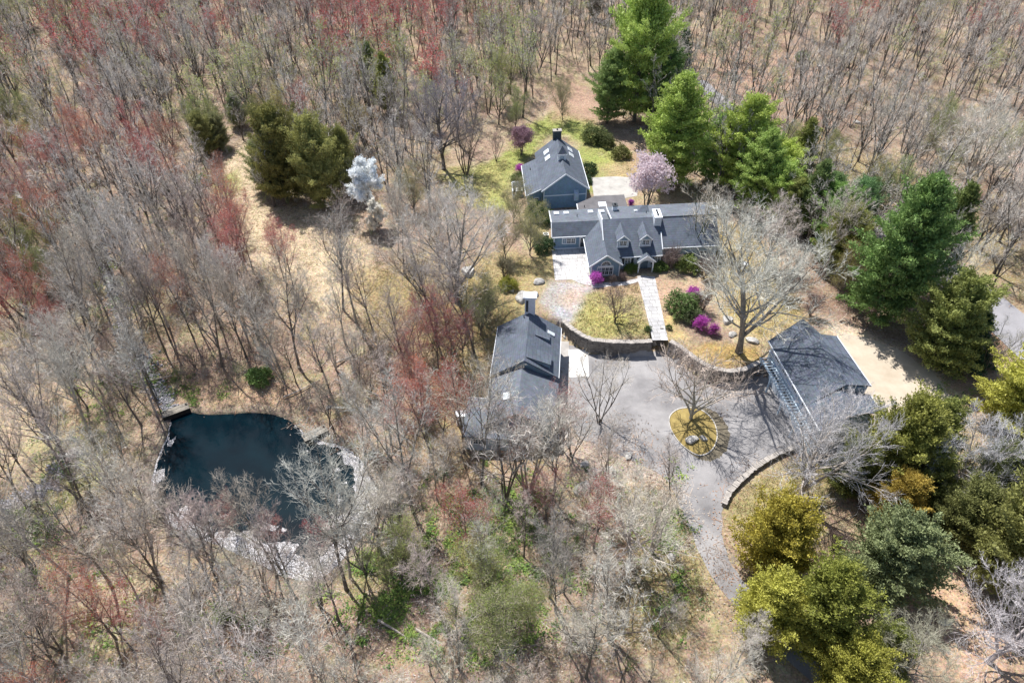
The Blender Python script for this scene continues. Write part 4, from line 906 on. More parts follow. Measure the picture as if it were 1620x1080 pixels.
reg_bare('pear', ('blossom', 8, .19, .15, (.97, .96, .93)), seed=221, H=9, cb=.2, spread=3.5, nl=7, leaders=3, nb=4, ntw=4, nsub=2)
reg_bare('magnolia', ('blossom', 2, .15, .22, (.86, .72, .77)), seed=230, H=6, cb=.1, spread=3.4, nl=8, leaders=5, nb=5, ntw=4, nsub=2, habit='multi', r0=.1)
reg_bare('azalea', ('blossom', 2, .085, .14, (.55, .13, .52)), seed=240, H=1.45, cb=.1, spread=.95, nl=6, leaders=6, nb=4, ntw=3, nsub=2, habit='multi', r0=.03, tw=.02)

def conifer(seed, H, R0, cb, nlev, nbr, tuft, ntri, ts, droop, prof, plate=.35, dens=1.0):
    R = random.Random(seed); T = MB(); K = MB(); L_ = MB()
    tr = path(R, Vector((0, 0, -.4)), Vector((R.gauss(0, .02), R.gauss(0, .02), 1)), H + .4, 8, .02, .03)
    T.tube(tr, [H * .017 * (1 - .95 * i / 8) + .015 for i in range(9)], 7, BARK)
    for l in range(nlev):
        t = cb + (1 - cb) * (l + R.uniform(0, .7)) / nlev; u = (t - cb) / (1 - cb); p, _ = lerp_path(tr, min(t, .995))
        rad = R0 * prof(u); n = max(3, int(nbr * (.55 + .45 * prof(u)) + R.random()))
        lop = R.uniform(.75, 1.15)
        for k in range(n):
            az = 6.283 * k / n + l * 1.9 + R.uniform(-.35, .35); L = rad * lop * R.uniform(.62, 1.18)
            inc = math.radians(droop(u) + R.uniform(-9, 9)); bp = path(R, p, rdir(R, inc, az), L, 4, .07, .05)
            T.tube(bp, [.045 * (1 - .8 * q / 4) * (L / R0 + .35) for q in range(5)], 3, BARK, False)
            m = max(3, int(L / tuft * 1.5 * dens))
            for j in range(m):
                s = .3 + .7 * (j + R.random()) / m; c, d = lerp_path(bp, min(s, .995)); side = Vector((-d.y, d.x, 0))
                for sgn in ((-1, 1) if s < .8 else (0,)):
                    off = side * sgn * R.uniform(.1, plate) * L * (1.15 - s) + Vector((0, 0, R.uniform(-.12, .2) * tuft)); cc = c + off
                    br = (.7 + .5 * s)
                    for _ in range(int(ntri * br)):
                        q = cc + Vector((R.gauss(0, tuft * .42), R.gauss(0, tuft * .42), R.gauss(0, tuft * .22)))
                        dd = (d * .5 + Vector((R.gauss(0, .6), R.gauss(0, .6), R.gauss(.35, .45)))).normalized()
                        w = dd.cross(Vector((R.gauss(0, 1), R.gauss(0, 1), R.gauss(0, 1)))).normalized(); z = ts * R.uniform(.6, 1.3)
                        L_.face([q - w * z * .3, q + w * z * .3, q + dd * z], NEEDLE)
    return T, L_
def reg_con(key, col, **kw):
    T, L_ = conifer(**kw); kind(key, ('trunk', T.mesh('trunk'), BK), ('crown', L_.mesh('crown'), col))
pine_p = lambda u: min(1, (.55 + .9 * u) if u < .35 else 1.06 * (1 - u) ** .62 * 1.12 + .05)
cone_p = lambda u: (1 - u) ** .85 + .06
oval_p = lambda u: (math.sin(math.pi * min(1, .22 + u * .78)) ** .6) * .95 + .08
PINEC = (.105, .20, .045); PINEY = (.20, .26, .055); SPRUCE = (.045, .085, .035); CEDAR = (.20, .20, .035); CEDARO = (.24, .19, .035); CEDG = (.13, .16, .06); OLV = (.115, .12, .04)
for i in range(3): reg_con('pine%d' % i, PINEC, seed=300 + i, H=19, R0=7.6, cb=.08, nlev=26, nbr=8, tuft=.66, ntri=16, ts=.36, droop=lambda u: 78 - 38 * u, prof=pine_p)
for i in range(2): reg_con('round%d' % i, PINEY, seed=310 + i, H=12, R0=5.9, cb=.05, nlev=20, nbr=8, tuft=.58, ntri=17, ts=.30, droop=lambda u: 74 - 50 * u, prof=oval_p)
reg_con('spruce', SPRUCE, seed=320, H=14, R0=4.3, cb=.03, nlev=30, nbr=8, tuft=.42, ntri=9, ts=.3, droop=lambda u: 96 - 30 * u, prof=cone_p, plate=.25)
for i in range(3): reg_con('cedar%d' % i, CEDAR, seed=330 + i, H=9, R0=4.1, cb=.06, nlev=20, nbr=9, tuft=.46, ntri=22, ts=.19, droop=lambda u: 62 - 40 * u, prof=oval_p, plate=.4)
reg_con('juniper', OLV, seed=340, H=10, R0=2.9, cb=.05, nlev=24, nbr=8, tuft=.42, ntri=11, ts=.26, droop=lambda u: 50 - 30 * u, prof=lambda u: (math.sin(math.pi * min(1, .3 + u * .7)) ** .7) * .95 + .05, plate=.3)
def shrub(seed, r, h, n, per, s, m=LEAF, lump=.28):
    R = random.Random(seed); L_ = MB(); T = MB()
    for k in range(6):
        P = path(R, Vector((0, 0, -.1)), rdir(R, R.uniform(.2, .9), k * 1.05), r * .8, 3, .1, .1); T.tube(P, [.03, .025, .02, .01], 3, BARK)
    for _ in range(n):
        az, el = R.uniform(0, 6.283), math.asin(R.random() ** .8); rr = R.uniform(.68, 1.05) * (1 + .16 * math.sin(3 * az + seed) + .1 * math.sin(5 * az - seed * 2) * math.cos(3 * el))
        c = Vector((r * rr * math.cos(az) * math.cos(el), r * rr * math.sin(az) * math.cos(el), h * .12 + h * .88 * rr * math.sin(el)))
        nrm = Vector((c.x / r / r, c.y / r / r, c.z / h / h)).normalized()
        for _ in range(per):
            q = c + Vector((R.gauss(0, lump * .5), R.gauss(0, lump * .5), R.gauss(0, lump * .35)))
            dd = (nrm * .5 + Vector((R.gauss(0, .6), R.gauss(0, .6), R.gauss(0, .45)))).normalized(); w = dd.orthogonal().normalized(); w = (w + dd.cross(w) * R.uniform(-1, 1)).normalized(); z = s * R.uniform(.6, 1.3)
            L_.face([q - dd * z * .5, q + w * z * .3, q + dd * z * .6, q - w * z * .3], m)
    return T, L_
def reg_shrub(key, col, *a, **k):
    T, L_ = shrub(*a, **k); kind(key, ('stems', T.mesh('stems'), BK), ('foliage', L_.mesh('foliage'), col))
RHO = (.13, .20, .055)
reg_shrub('rhodo', RHO, 400, 1.5, 1.7, 260, 12, .2); reg_shrub('box', (.06, .11, .03), 401, .55, .75, 110, 12, .09, LEAF, .12); reg_shrub('bigrhodo', (.085, .13, .04), 402, 2.3, 2.6, 480, 12, .22)

HERO = []
def hero(px, py, key, name, s, label, cat='tree', cols=None, rz=None, sz=None, lean=(0, 0), z=None):
    x, y, zz = at(px, py); HERO.append((x, y, s))
    return plant(key, name, x, y, rz if rz is not None else (px * 7 + py * 3) % 6.28, s, label, cat, None, cols, sz, z, lean)
# bare trees one can pick out
NB = 0
for a in [
 (1169, 556, 'open0', 1.2, 'huge spreading bare oak above the curved retaining wall by the garage corner', dict(trunk=(.22, .195, .175), crown=TWP), 0.4),
 (722, 478, 'open1', 1.0, 'broad pale bare oak on the slope left of the houses', dict(trunk=(.24, .22, .20), crown=TWP), 2.0),
 (1262, 796, 'open2', .86, 'pale lichen-grey tree leaning over the near end of the garage roof', dict(trunk=BKP, crown=(.46, .44, .42)), 1.2),
 (1092, 664, 'crab', 2.0, 'slender pale tree growing in the planted island', dict(trunk=BKP, crown=TWPK), .8),
 (973, 510, 'crab', 1.0, 'small bare ornamental tree on the front lawn', dict(trunk=(.16, .12, .10), crown=(.26, .19, .16)), 0),
 (1562, 1046, 'open0', .7, 'whitish dead-looking tree in the lower right corner', dict(trunk=(.46, .43, .40), crown=(.58, .56, .54)), 3.0),
 (949, 668, 'multi1', 1.05, 'upright multi-stemmed bare tree on the left edge of the driveway', dict(trunk=(.14, .125, .11), crown=TW), 1.0),
 (1029, 874, 'multi0', 1.15, 'many-limbed bare tree on the grass left of the driveway neck', dict(trunk=BKP, crown=TWP), 2.0),
 (997, 892, 'open1', .72, 'wide forked bare tree just left of the driveway neck', dict(trunk=BKP, crown=TWP), 4.0),
 (690, 500, 'forest2', .85, 'dark crooked bare tree leaning left below the pale oak', dict(trunk=(.10, .085, .075), crown=TW), 0.2),
 (702, 268, 'open2', .98, 'big purplish-grey bare tree with a cluster of dark trunks on the back lawn', dict(trunk=(.12, .10, .09), crown=(.30, .26, .26)), .5),
 (738, 276, 'multi2', 1.25, 'purplish bare tree with several dark stems beside the back lawn', dict(trunk=(.12, .10, .09), crown=(.30, .26, .26)), 1.5),
 (1213, 424, 'open0', .62, 'pale bare tree rising from the straw-coloured side lawn', dict(trunk=BKP, crown=TWP), 5.0),
 (1100, 400, 'multi2', 1.2, 'ivy-clad bare tree in front of the right wing of the house', dict(trunk=(.08, .10, .04), crown=TWP), 2.2),
 (1140, 402, 'multi0', 1.1, 'twiggy bare tree off the right end of the house', dict(trunk=BKP, crown=TW), 3.3),
 (1060, 425, 'bush0', 1.25, 'tangled leafless shrub against the front wall right of the porch', dict(trunk=(.16, .12, .11), crown=(.24, .18, .17)), 1.0),
 (1500, 800, 'open1', .72, 'wide pale bare tree over the right side evergreens', dict(trunk=(.42, .40, .38), crown=(.55, .53, .51)), 1.7),
 (1415, 1075, 'open2', .5, 'hazy grey-green twiggy tree near the lower right corner', dict(trunk=BKP, crown=(.42, .42, .33)), 2.7),
 (1370, 285, 'forest1', 1.15, 'tall forked bare tree behind the garden pines', None, .3),
 (1415, 312, 'forest4', 1.1, 'tall bare tree standing beside the road bend', None, 1.9),
 (1525, 310, 'open1', .95, 'big bare tree with sweeping limbs near the right edge', dict(trunk=BKP, crown=TWP), 3.9),
 (1590, 400, 'open2', .75, 'bare tree with pale limbs between the road and the right edge', dict(trunk=BKP, crown=TWP), 5.1),
 (0, 0, 'SHORE', 0, '', None, 0),
 (836, 776, 'multi2', 1.5, 'many-stemmed pale tree standing below the studio barn roof', dict(trunk=BKP, crown=TWP), 1.4),
 (874, 790, 'forest3', 1.0, 'straight grey tree below the right corner of the studio barn', dict(crown=TWP), 2.4),
 (800, 792, 'multi0', 1.45, 'grey many-stemmed tree below the studio wing', None, 3.4),
 (905, 722, 'multi1', .9, 'thin grey tree between the studio barn and the driveway boulders', dict(crown=TWP), .4),
 (762, 765, 'forest5', 1.0, 'grey tree below the left end of the studio wing', None, 4.4),
 (965, 1012, 'multi1', 1.2, 'bare clump of grey stems in the lower middle of the woods', dict(trunk=BK, crown=TWP), 3.1),
 (640, 432, 'forest5', .8, 'slim dark tree leaning towards the white blossom', dict(trunk=(.12, .10, .09), crown=TW), 2.2),
]:
    px, py, key, s, lb, cols, rz = a
    if key == 'SHORE':
        for q, (px, py, s, kk, lb) in enumerate([(262,822,.66,'multi0','pinkish bare tree at the far left of the pond bank'),(300,868,.72,'forest1','slim bare tree on the pond bank, second from the left'),(338,885,.75,'multi1','bushy pinkish tree over the petal band, left part'),
          (372,908,.78,'forest3','straight bare tree crossing the petal band left of the middle'),(412,930,.85,'multi2','many-stemmed bare tree at the middle of the petal band'),(436,905,.72,'forest5','slim tree nearest the water at the middle of the petal band'),(470,948,.85,'forest0','straight dark trunk rising in front of the widest petals'),
          (508,962,.9,'multi0','pale spreading tree below the lower tip of the pond'),(548,932,.85,'forest2','pale tree at the lower right tip of the pond'),(578,905,.85,'multi1','pale many-stemmed tree right of the petals'),(600,872,.9,'open1','pale spreading tree over the right half of the pond'),
          (628,838,.85,'multi2','pale tree beside the pond-bank boulders'),(655,812,.9,'forest4','slim tree above the pond-bank boulders'),(612,775,.72,'multi0','pale low tree over the right end of the pond'),(580,745,.6,'forest6','slender tree below the stone jetty'),(350,930,.9,'forest6','leaning tree well below the pond on the left'),(228,800,.7,'multi2','bare tree on the left bank where the pond narrows')]):
            s *= 1.08 if px < 540 else 1.25
            if kk == 'open1': s = .62
            w_ = (TWPK, TWP, TW)[q % 3] if px < 480 else TWP
            plant(kk, 'bare_tree', *at2(px, py), q * 1.3, s, lb, 'tree', None, dict(trunk=BK, crown=w_), s * 1.05, lean=(RG.gauss(0, .04), RG.gauss(0, .04))); HERO.append((*at2(px, py), s)); NB += 1
        for q, (px, py, s, lb) in enumerate([(520, 880, .55, 'small crimson budding tree over the right part of the pond'), (440, 880, .5, 'small crimson budding tree above the middle of the petal band'), (380, 850, .5, 'rosy budding tree standing in the shallows of the pond')]):
            plant('redtree%d' % q, 'red_maple', *at2(px, py), q, s, lb, 'tree', None, dict(crown=(.46, .38, .34)), s)
        continue
    ln = (0, -.28) if 'leaning left' in lb else ((0, -.2) if 'slim dark' in lb else ((0.05, .1) if 'leaning over' in lb else (0, 0)))
    hero(px, py, key, 'ornamental_tree' if key == 'crab' else ('bare_shrub' if 'bush' in key else 'bare_tree'), s, lb, 'shrub' if 'bush' in key else 'tree', cols, rz, lean=ln); NB += 1
# evergreens
for px, py, key, nm, s, lb, col, sz in [
 (1003, 192, 'pine0', 'pine_tree', 1.24, 'tallest bright green pine behind the cottage', (0.297, 0.387, 0.109), 1.22),
 (960, 195, 'pine2', 'pine_tree', 0.76, 'smaller dark green pine at the left foot of the tallest pine', (0.213, 0.270, 0.092), None),
 (1072, 145, 'spruce', 'spruce_tree', 0.95, 'dark narrow spruce right behind the tallest pine', SPRUCE, None),
 (1060, 292, 'pine1', 'pine_tree', 1.05, 'broad bright green pine beside the pink magnolia', (0.354, 0.444, 0.109), .95),
 (1158, 302, 'pine2', 'pine_tree', 1.02, 'bright green pine second from the magnolia', (0.410, 0.483, 0.119), .86),
 (1215, 322, 'round0', 'pine_tree', 0.90, 'yellow-green soft pine behind the right end of the house', (0.424, 0.483, 0.117), .95),
 (1250, 312, 'juniper', 'cedar_tree', 1.23, 'olive cedar pressed between the pines and the road', (0.214, 0.224, 0.070), 1.1),
 (1238, 365, 'cedar1', 'cedar_tree', 0.95, 'olive green cedar behind the side lawn', (0.242, 0.253, 0.078), None),
 (1290, 372, 'pine0', 'pine_tree', 0.55, 'small dark green pine beside the road gap', (0.184, 0.252, 0.101), None),
 (1335, 385, 'cedar2', 'cedar_tree', 1.02, 'mid green cedar left of the tall blue-green pine', (0.155, 0.242, 0.101), 1.1),
 (1378, 508, 'pine1', 'pine_tree', 1.02, 'tall blue-green pine right of the garage', (0.175, 0.265, 0.085), 1.1),
 (1320, 430, 'cedar0', 'cedar_tree', 1.12, 'bright olive cedar at the left shoulder of the blue-green pine', (0.228, 0.253, 0.078), None),
 (1466, 445, 'juniper', 'cedar_tree', 1.40, 'dark olive cedar behind the blue-green pine', (0.142, 0.168, 0.051), 1.1),
 (1475, 572, 'round1', 'pine_tree', 0.98, 'round yellow-green pine beside the sandy lot', (0.245, 0.285, 0.085), .98),
 (1532, 572, 'spruce', 'spruce_tree', 0.76, 'dark spruce tucked behind the round yellow-green pine', (0.057, 0.109, 0.052), .7),
 (1592, 672, 'round0', 'pine_tree', 0.95, 'yellow-green pine cut by the right edge of the picture', (0.450, 0.444, 0.107), .75),
 (1214, 905, 'cedar0', 'cedar_tree', 1.19, 'golden olive cedar beside the driveway neck', (0.357, 0.311, 0.057), .95),
 (1205, 1000, 'cedar1', 'cedar_tree', 1.06, 'yellow-green cedar below the driveway neck', (0.357, 0.351, 0.072), .9),
 (1275, 1010, 'cedar2', 'cedar_tree', 1.23, 'dense olive cedar with dark base in the lower right', (0.250, 0.260, 0.057), .95),
 (1330, 1085, 'cedar0', 'cedar_tree', 0.95, 'yellow-green cedar at the bottom edge', (0.317, 0.325, 0.064), .85),
 (1392, 770, 'cedar1', 'cedar_tree', 1.37, 'wide olive cedar at the lower corner of the garage roof', (0.238, 0.233, 0.057), 1.0),
 (1330, 775, 'cedar2', 'cedar_tree', 0.81, 'small olive cedar behind the pale garage tree', (0.211, 0.221, 0.064), None),
 (1402, 830, 'cedar2', 'cedar_tree', 0.84, 'orange-tipped olive cedar in the middle of the right side grove', (0.357, 0.260, 0.057), 1.0),
 (1390, 925, 'round1', 'cedar_tree', 0.88, 'grey-green conifer casting a dark shadow on the clearing', (0.215, 0.245, 0.115), .85),
 (1575, 930, 'cedar1', 'cedar_tree', 1.62, 'large spreading olive conifer near the right edge', (0.224, 0.227, 0.072), 1.1),
 (1500, 860, 'cedar0', 'cedar_tree', 1.01, 'dark olive conifer beside the leafy clearing', (0.172, 0.175, 0.064), None),
 (1600, 820, 'cedar2', 'cedar_tree', 1.23, 'olive conifer cut by the right picture edge below the pine', (0.238, 0.240, 0.072), None),
 (455, 318, 'cedar0', 'cedar_tree', 1.43, 'dark olive cedar at the edge of the straw meadow', (0.218, 0.221, 0.072), 1.2),
 (515, 326, 'cedar1', 'cedar_tree', 1.34, 'lighter olive cedar next to the white blossom tree', (0.321, 0.318, 0.111), 1.2),
 (548, 305, 'cedar2', 'cedar_tree', 1.01, 'dark olive cedar directly behind the white blossom', (0.227, 0.240, 0.087), 1.2),
 (590, 150, 'juniper', 'cedar_tree', 1.06, 'small upright cedar in the upper woods', (0.171, 0.213, 0.072), None),
 (614, 178, 'juniper', 'cedar_tree', 1.18, 'small cedar in front of its upright twin in the upper woods', (0.227, 0.252, 0.072), None),
 (330, 245, 'cedar2', 'cedar_tree', 0.84, 'dull olive cedar on the far side of the meadow path', (0.265, 0.269, 0.111), None),
 (940, 30, 'juniper', 'cedar_tree', 1.12, 'dark cedar at the top of the picture left of the tallest pine', (0.129, 0.140, 0.051), None),
 (1185, 338, 'pine2', 'pine_tree', 0.74, 'green pine in the belt just right of the house end', (0.311, 0.430, 0.121), None),
 (1225, 352, 'round1', 'pine_tree', 0.78, 'small soft yellow-green pine at the front of the belt behind the side lawn', (0.332, 0.410, 0.121), None),
 (1268, 372, 'juniper', 'cedar_tree', 1.25, 'olive green cedar in the middle of the evergreen belt', (0.163, 0.216, 0.076), None),
 (1308, 395, 'round0', 'pine_tree', 0.78, 'rounded green pine filling the belt left of the tall pine', (0.203, 0.338, 0.097), None),
 (1352, 360, 'cedar0', 'cedar_tree', 0.90, 'upright green cedar beyond the road gap', (0.136, 0.208, 0.076), None),
 (1425, 470, 'pine2', 'pine_tree', 0.62, 'green pine at the right shoulder of the tall pine', (0.216, 0.307, 0.110), None),
 (1440, 420, 'cedar1', 'cedar_tree', 0.90, 'olive cedar behind the right shoulder of the tall pine', (0.142, 0.179, 0.065), None),
 (1120, 285, 'pine0', 'pine_tree', 0.62, 'dark-based green pine squeezed between the two broad pines', (0.243, 0.348, 0.110), None),
 (1440, 800, 'cedar1', 'cedar_tree', 0.90, 'olive cedar in the middle of the right side grove', (0.207, 0.221, 0.061), None),
 (1455, 730, 'cedar0', 'cedar_tree', 0.95, 'olive cedar beside the lower end of the sandy lot', (0.194, 0.206, 0.061), None),
 (1380, 1050, 'cedar1', 'cedar_tree', 0.70, 'olive cedar beside the hazy grey-green tree', (0.226, 0.248, 0.071), None),
 (1545, 800, 'cedar1', 'cedar_tree', 1.00, 'olive conifer beneath the wide pale bare tree', (0.188, 0.206, 0.081), None),
 (425, 300, 'cedar2', 'cedar_tree', 0.95, 'feathery olive cedar nearest the meadow path', (0.270, 0.296, 0.140), None),
 (480, 285, 'cedar0', 'cedar_tree', 1.00, 'olive cedar behind the meadow-edge cedars', (0.242, 0.265, 0.115), None),
 (380, 200, 'cedar1', 'cedar_tree', 0.70, 'yellowish olive evergreen in the brushy strip above the meadow', (0.270, 0.306, 0.154), None),
 (350, 235, 'cedar0', 'cedar_tree', 0.70, 'brownish olive evergreen left of the meadow path', (0.270, 0.275, 0.154), None),
 (1010, 70, 'pine1', 'pine_tree', 0.70, 'dark green pine at the left shoulder of the tallest pine', (0.176, 0.266, 0.099), None),
 (1045, 190, 'pine2', 'pine_tree', 0.80, 'green pine at the right foot of the tallest pine', (0.189, 0.297, 0.099), None),
]:
    hero(px, py, key, nm, s, lb, 'tree', dict(crown=col), sz=(sz * s if sz else None))
# blossom, shrubs
hero(588, 345, 'pear', 'blossom_tree', 1.12, 'white blossoming tree against the olive cedars', cols=dict(crown=(.75, .73, .68)), lean=(0, -.18))
hero(600, 372, 'pear', 'blossom_tree', .62, 'small white blossom clump below the taller blossoming tree', cols=dict(crown=(.5, .48, .45)))
hero(1022, 326, 'magnolia', 'magnolia_tree', 1.4, 'pink magnolia in bloom behind the main house', rz=1.0)
hero(825, 245, 'magnolia', 'magnolia_tree', .85, 'purplish shrub tree with sparse pink bloom at the back lawn edge', cols=dict(blossom=(.38, .25, .28), crown=(.26, .19, .19)), rz=2.0)
for px, py, s, lb, c in ((735, 716, 1.05, 'crimson budding tree rising in front of the left side of the studio barn', RED), (885, 706, .75, 'small crimson budding tree at the right corner of the studio barn', RED), (815, 748, .8, 'small rusty red budding tree below the studio wing', REDO)):
    hero(px, py, 'redtree1', 'red_maple', s, lb, 'tree', dict(flower_buds=c))
hero(785, 255, 'multi1', 'bare_tree', .62, 'low purplish-brown twiggy tree beside the back lawn', cols=dict(crown=(.25, .19, .19), trunk=(.12, .09, .09)))
for px, py, key, s, lb, cols in [
 (942, 448, 'azalea', 1.0, 'round magenta azalea at the corner of the arched gable', None),
 (822, 272, 'azalea', .8, 'magenta azalea beside the cottage lean-to', None),
 (1095, 472, 'azalea', 1.0, 'magenta azalea behind the big rhododendron', None),
 (1108, 520, 'azalea', 1.05, 'brightest magenta azalea in front of the oak bank', None),
 (1128, 528, 'azalea', .85, 'magenta azalea nearest the oak trunk', None),
 (998, 325, 'azalea', .6, 'small purple azalea at the foot of the pink magnolia', None)]:
    hero(px, py, key, 'azalea_bush', s, lb, 'shrub', cols)
for px, py, key, s, lb, col in [
 (1078, 492, 'bigrhodo', 1.05, 'large rhododendron right of the front walk', (0.135, 0.210, 0.068)),
 (1092, 505, 'rhodo', 1.0, 'grey-green rhododendron in front of the largest one', (0.150, 0.195, 0.098)),
 (1088, 425, 'bigrhodo', .8, 'light green rounded bush in front of the right wing', (0.225, 0.300, 0.090)),
 (997, 428, 'rhodo', .72, 'bright green bush left of the entry porch', (0.195, 0.270, 0.068)),
 (1043, 426, 'rhodo', .75, 'bright green bush right of the entry porch', (0.195, 0.270, 0.068)),
 (860, 394, 'rhodo', 1.15, 'dark evergreen bush at the corner of the patio', (0.075, 0.128, 0.053)),
 (858, 350, 'rhodo', 1.2, 'dark evergreen bush at the left gable end of the house', (0.068, 0.120, 0.045)),
 (848, 338, 'rhodo', 1.1, 'dark green bush by the cottage wall', (0.083, 0.135, 0.053)),
 (820, 286, 'rhodo', .85, 'green bush beside the white screen fence', (0.120, 0.180, 0.060)),
 (930, 272, 'rhodo', 1.0, 'dark bush against the right wall of the cottage', (0.075, 0.128, 0.060)),
 (928, 288, 'rhodo', .7, 'small dark bush at the right front corner of the cottage', (0.075, 0.120, 0.060)),
 (938, 222, 'bigrhodo', 1.1, 'wide rhododendron with pale young leaves behind the cottage', (0.165, 0.195, 0.075)),
 (958, 230, 'bigrhodo', .8, 'rhododendron below the tallest pine', (0.120, 0.150, 0.060)),
 (982, 248, 'rhodo', 1.2, 'yellowish rhododendron left of the broad pine', (0.225, 0.225, 0.075)),
 (978, 325, 'rhodo', .8, 'low green bush behind the skylit link roof', (0.165, 0.210, 0.060)),
 (1025, 522, 'box', .9, 'small clipped boxwood left of the top of the steps', None),
 (1058, 520, 'box', .85, 'small clipped boxwood right of the top of the steps', None),
 (413, 602, 'rhodo', 1.05, 'single green bush on the bank above the pond', (0.165, 0.255, 0.075)),
 (352, 978, 'box', 1.5, 'single bright green tuft in the lower left woods', (0.300, 0.450, 0.060)),
 (322, 290, 'rhodo', .9, 'low bright green bush by the meadow path', (0.195, 0.300, 0.075)),
 (1268, 95, 'rhodo', 1.1, 'small round green bush among the upper right trees', (0.180, 0.300, 0.075)),
 (803, 455, 'rhodo', .9, 'yellow-green bush beside the white chimney', (0.390, 0.375, 0.075)),
]:
    hero(px, py, key, 'evergreen_bush' if key != 'box' else 'boxwood', s, lb, 'shrub', dict(foliage=col) if col else None)
for px, py, s, lb in [(985, 446, .55, 'brown leafless shrub under the arched gable window'), (968, 448, .5, 'low brown twiggy shrub beside the magenta azalea'), (1110, 490, 1.1, 'bare thicket shrub behind the brightest azalea'),
                      (1240, 470, 1.4, 'brown leafless thicket at the far corner of the side lawn'), (1280, 500, 1.2, 'brown leafless thicket above the garage roof'), (800, 440, 1.2, 'mossy twiggy shrub left of the white chimney'),
                      (770, 500, 1.5, 'greenish twiggy shrub behind the studio barn'), (1320, 870, 1.0, 'brown twiggy shrub below the low wall'), (1115, 440, 1.2, 'leafless shrub beyond the light green bush')]:
    hero(px, py, 'bush0', 'bare_shrub', s, lb, 'shrub', dict(trunk=(.13, .10, .09), crown=(.25, .22, .14) if 'moss' in lb or 'greenish' in lb else (.23, .17, .15)))

for px, py, kk, s, lb, c in [(838, 404, 'bud0', .95, 'olive-brown hazy tree just left of the slate patio', (.33, .33, .13)), (812, 352, 'bud1', .8, 'olive-brown hazy tree below the white screen fence', (.36, .33, .15)), (800, 410, 'bud1', .85, 'mossy twiggy tree between the pale oak and the patio', (.34, .36, .14)),
                             (655, 335, 'bud0', .9, 'brown hazy tree between the white blossom and the pale oak', (.38, .35, .18)), (760, 530, 'bud1', .95, 'mossy green hazy tree behind the studio barn roof', (.30, .33, .12)), (795, 165, 'bud0', 1.15, 'bright olive-green hazy tree above the back lawn', (.36, .42, .10)),
                             (815, 205, 'bud1', .8, 'green hazy shrub tree at the top corner of the back lawn', (.30, .38, .10)), (890, 190, 'bud1', .9, 'grey-olive hazy tree left of the rhododendrons', (.34, .34, .17))]:
    hero(px, py, kk, 'budding_tree', s, lb, 'tree', dict(crown=(.40, .36, .26), buds=c))
# ------------------------------------------------------------------ woodland fill
CLEAR_PX = [(700,262),(760,205),(830,200),(850,165),(905,110),(960,160),(1000,200),(1110,300),(1250,380),(1300,470),(1400,520),(1520,560),(1620,640),(1760,640),(1800,1250),(1190,1130),(1120,905),(1070,800),(1040,748),(960,728),(900,700),(860,700),(725,700),(690,690),(740,620),(760,500),(700,430),(680,330)]
OPEN_PX = [[(1255,275),(1300,290),(1350,325),(1335,350),(1290,335),(1255,305)], [(1095,120),(1140,140),(1165,175),(1150,200),(1105,165)], [(1515,180),(1575,180),(1640,235),(1640,330),(1580,290),(1530,240)], [(1520,440),(1640,500),(1640,640),(1560,560)], [(345,290),(352,250),(385,225),(432,222),(428,262),(410,300),(430,330),(500,330),(562,350),(585,400),(580,455),(520,480),(455,440),(400,400),(368,340)], [(-40,560),(45,570),(70,620),(62,690),(90,720),(20,750),(-40,740)], [(270,600),(430,600),(465,640),(330,648),(280,640)],
           [(1440,840),(1520,820),(1700,930),(1700,1200),(1500,1200)], [(560,440),(640,430),(690,440),(700,520),(640,540),(590,500)]]
SPARSE_PX = [[(1100,20),(1300,40),(1700,150),(1700,520),(1530,440),(1400,330),(1280,280),(1180,220),(1120,150)], [(800,130),(900,80),(930,110),(900,180),(840,190)]]
CL = [at2(*p) for p in CLEAR_PX]; OP = [[at2(*p) for p in q] for q in OPEN_PX]; SP = [[at2(*p) for p in q] for q in SPARSE_PX]
RW = random.Random(5); cand = []
def inview(x, y, m=9):
    f = y * cP + CAMH * sP; return abs(x) < f * .75 + m and y > 14
yy = 14.0
while yy < 262:
    st_ = 3.25 if yy < 100 else 4.0; xx = -170.0
    while xx < 170:
        x, y = xx + RW.uniform(-.48, .48) * st_, yy + RW.uniform(-.48, .48) * st_; xx += st_
        if inview(x, y): cand.append((x, y))
    yy += st_
ca = np.array(cand); keep = np.ones(len(ca), bool)
keep &= sdist(ca[:, 0], ca[:, 1], CL) > 0
for q in OP: keep &= sdist(ca[:, 0], ca[:, 1], q) > .5
dp = sdist(ca[:, 0], ca[:, 1], POND); keep &= dp > 1.0
rnd = np.array([RW.random() for _ in cand])
for q in SP: keep &= (sdist(ca[:, 0], ca[:, 1], q) > 0) | (rnd < .58)
keep &= (ca[:, 0] < 8) | (ca[:, 1] > 60) | (rnd < .45)
dens = vnoise(ca[:, 0], ca[:, 1], 14, 31); keep &= rnd < .5 + dens * .75 - .25 * (ca[:, 1] > 128) + .14 * (ca[:, 0] < -2)
keep &= ~((dp < 11) & (ca[:, 1] < 44) & (rnd < .62))
_pr = at2(588, 345); keep &= np.hypot(ca[:, 0] - _pr[0], ca[:, 1] - _pr[1] + 4) > 8
for hx, hy, s in HERO: keep &= np.hypot(ca[:, 0] - hx, ca[:, 1] - hy) > 2.2
_th = [at2(*p) for p in [(365,465),(630,465),(630,565),(375,570)]]; keep &= (sdist(ca[:, 0], ca[:, 1], _th) > 0) | (rnd < .4)
ca = ca[keep]
shore = []
for _ in range(600):
    x, y = RW.uniform(-40, -8), RW.uniform(20, 46); d_ = sdist([x], [y], POND)[0]
    if 1.5 < d_ < 8 and y < 46 - .25 * (x + 40) and all(math.hypot(x - a, y - b) > 3.7 for a, b in shore) and np.hypot(ca[:, 0] - x, ca[:, 1] - y).min() > 2.2: shore.append((x, y))
ca = np.concatenate([ca, np.array(shore)])
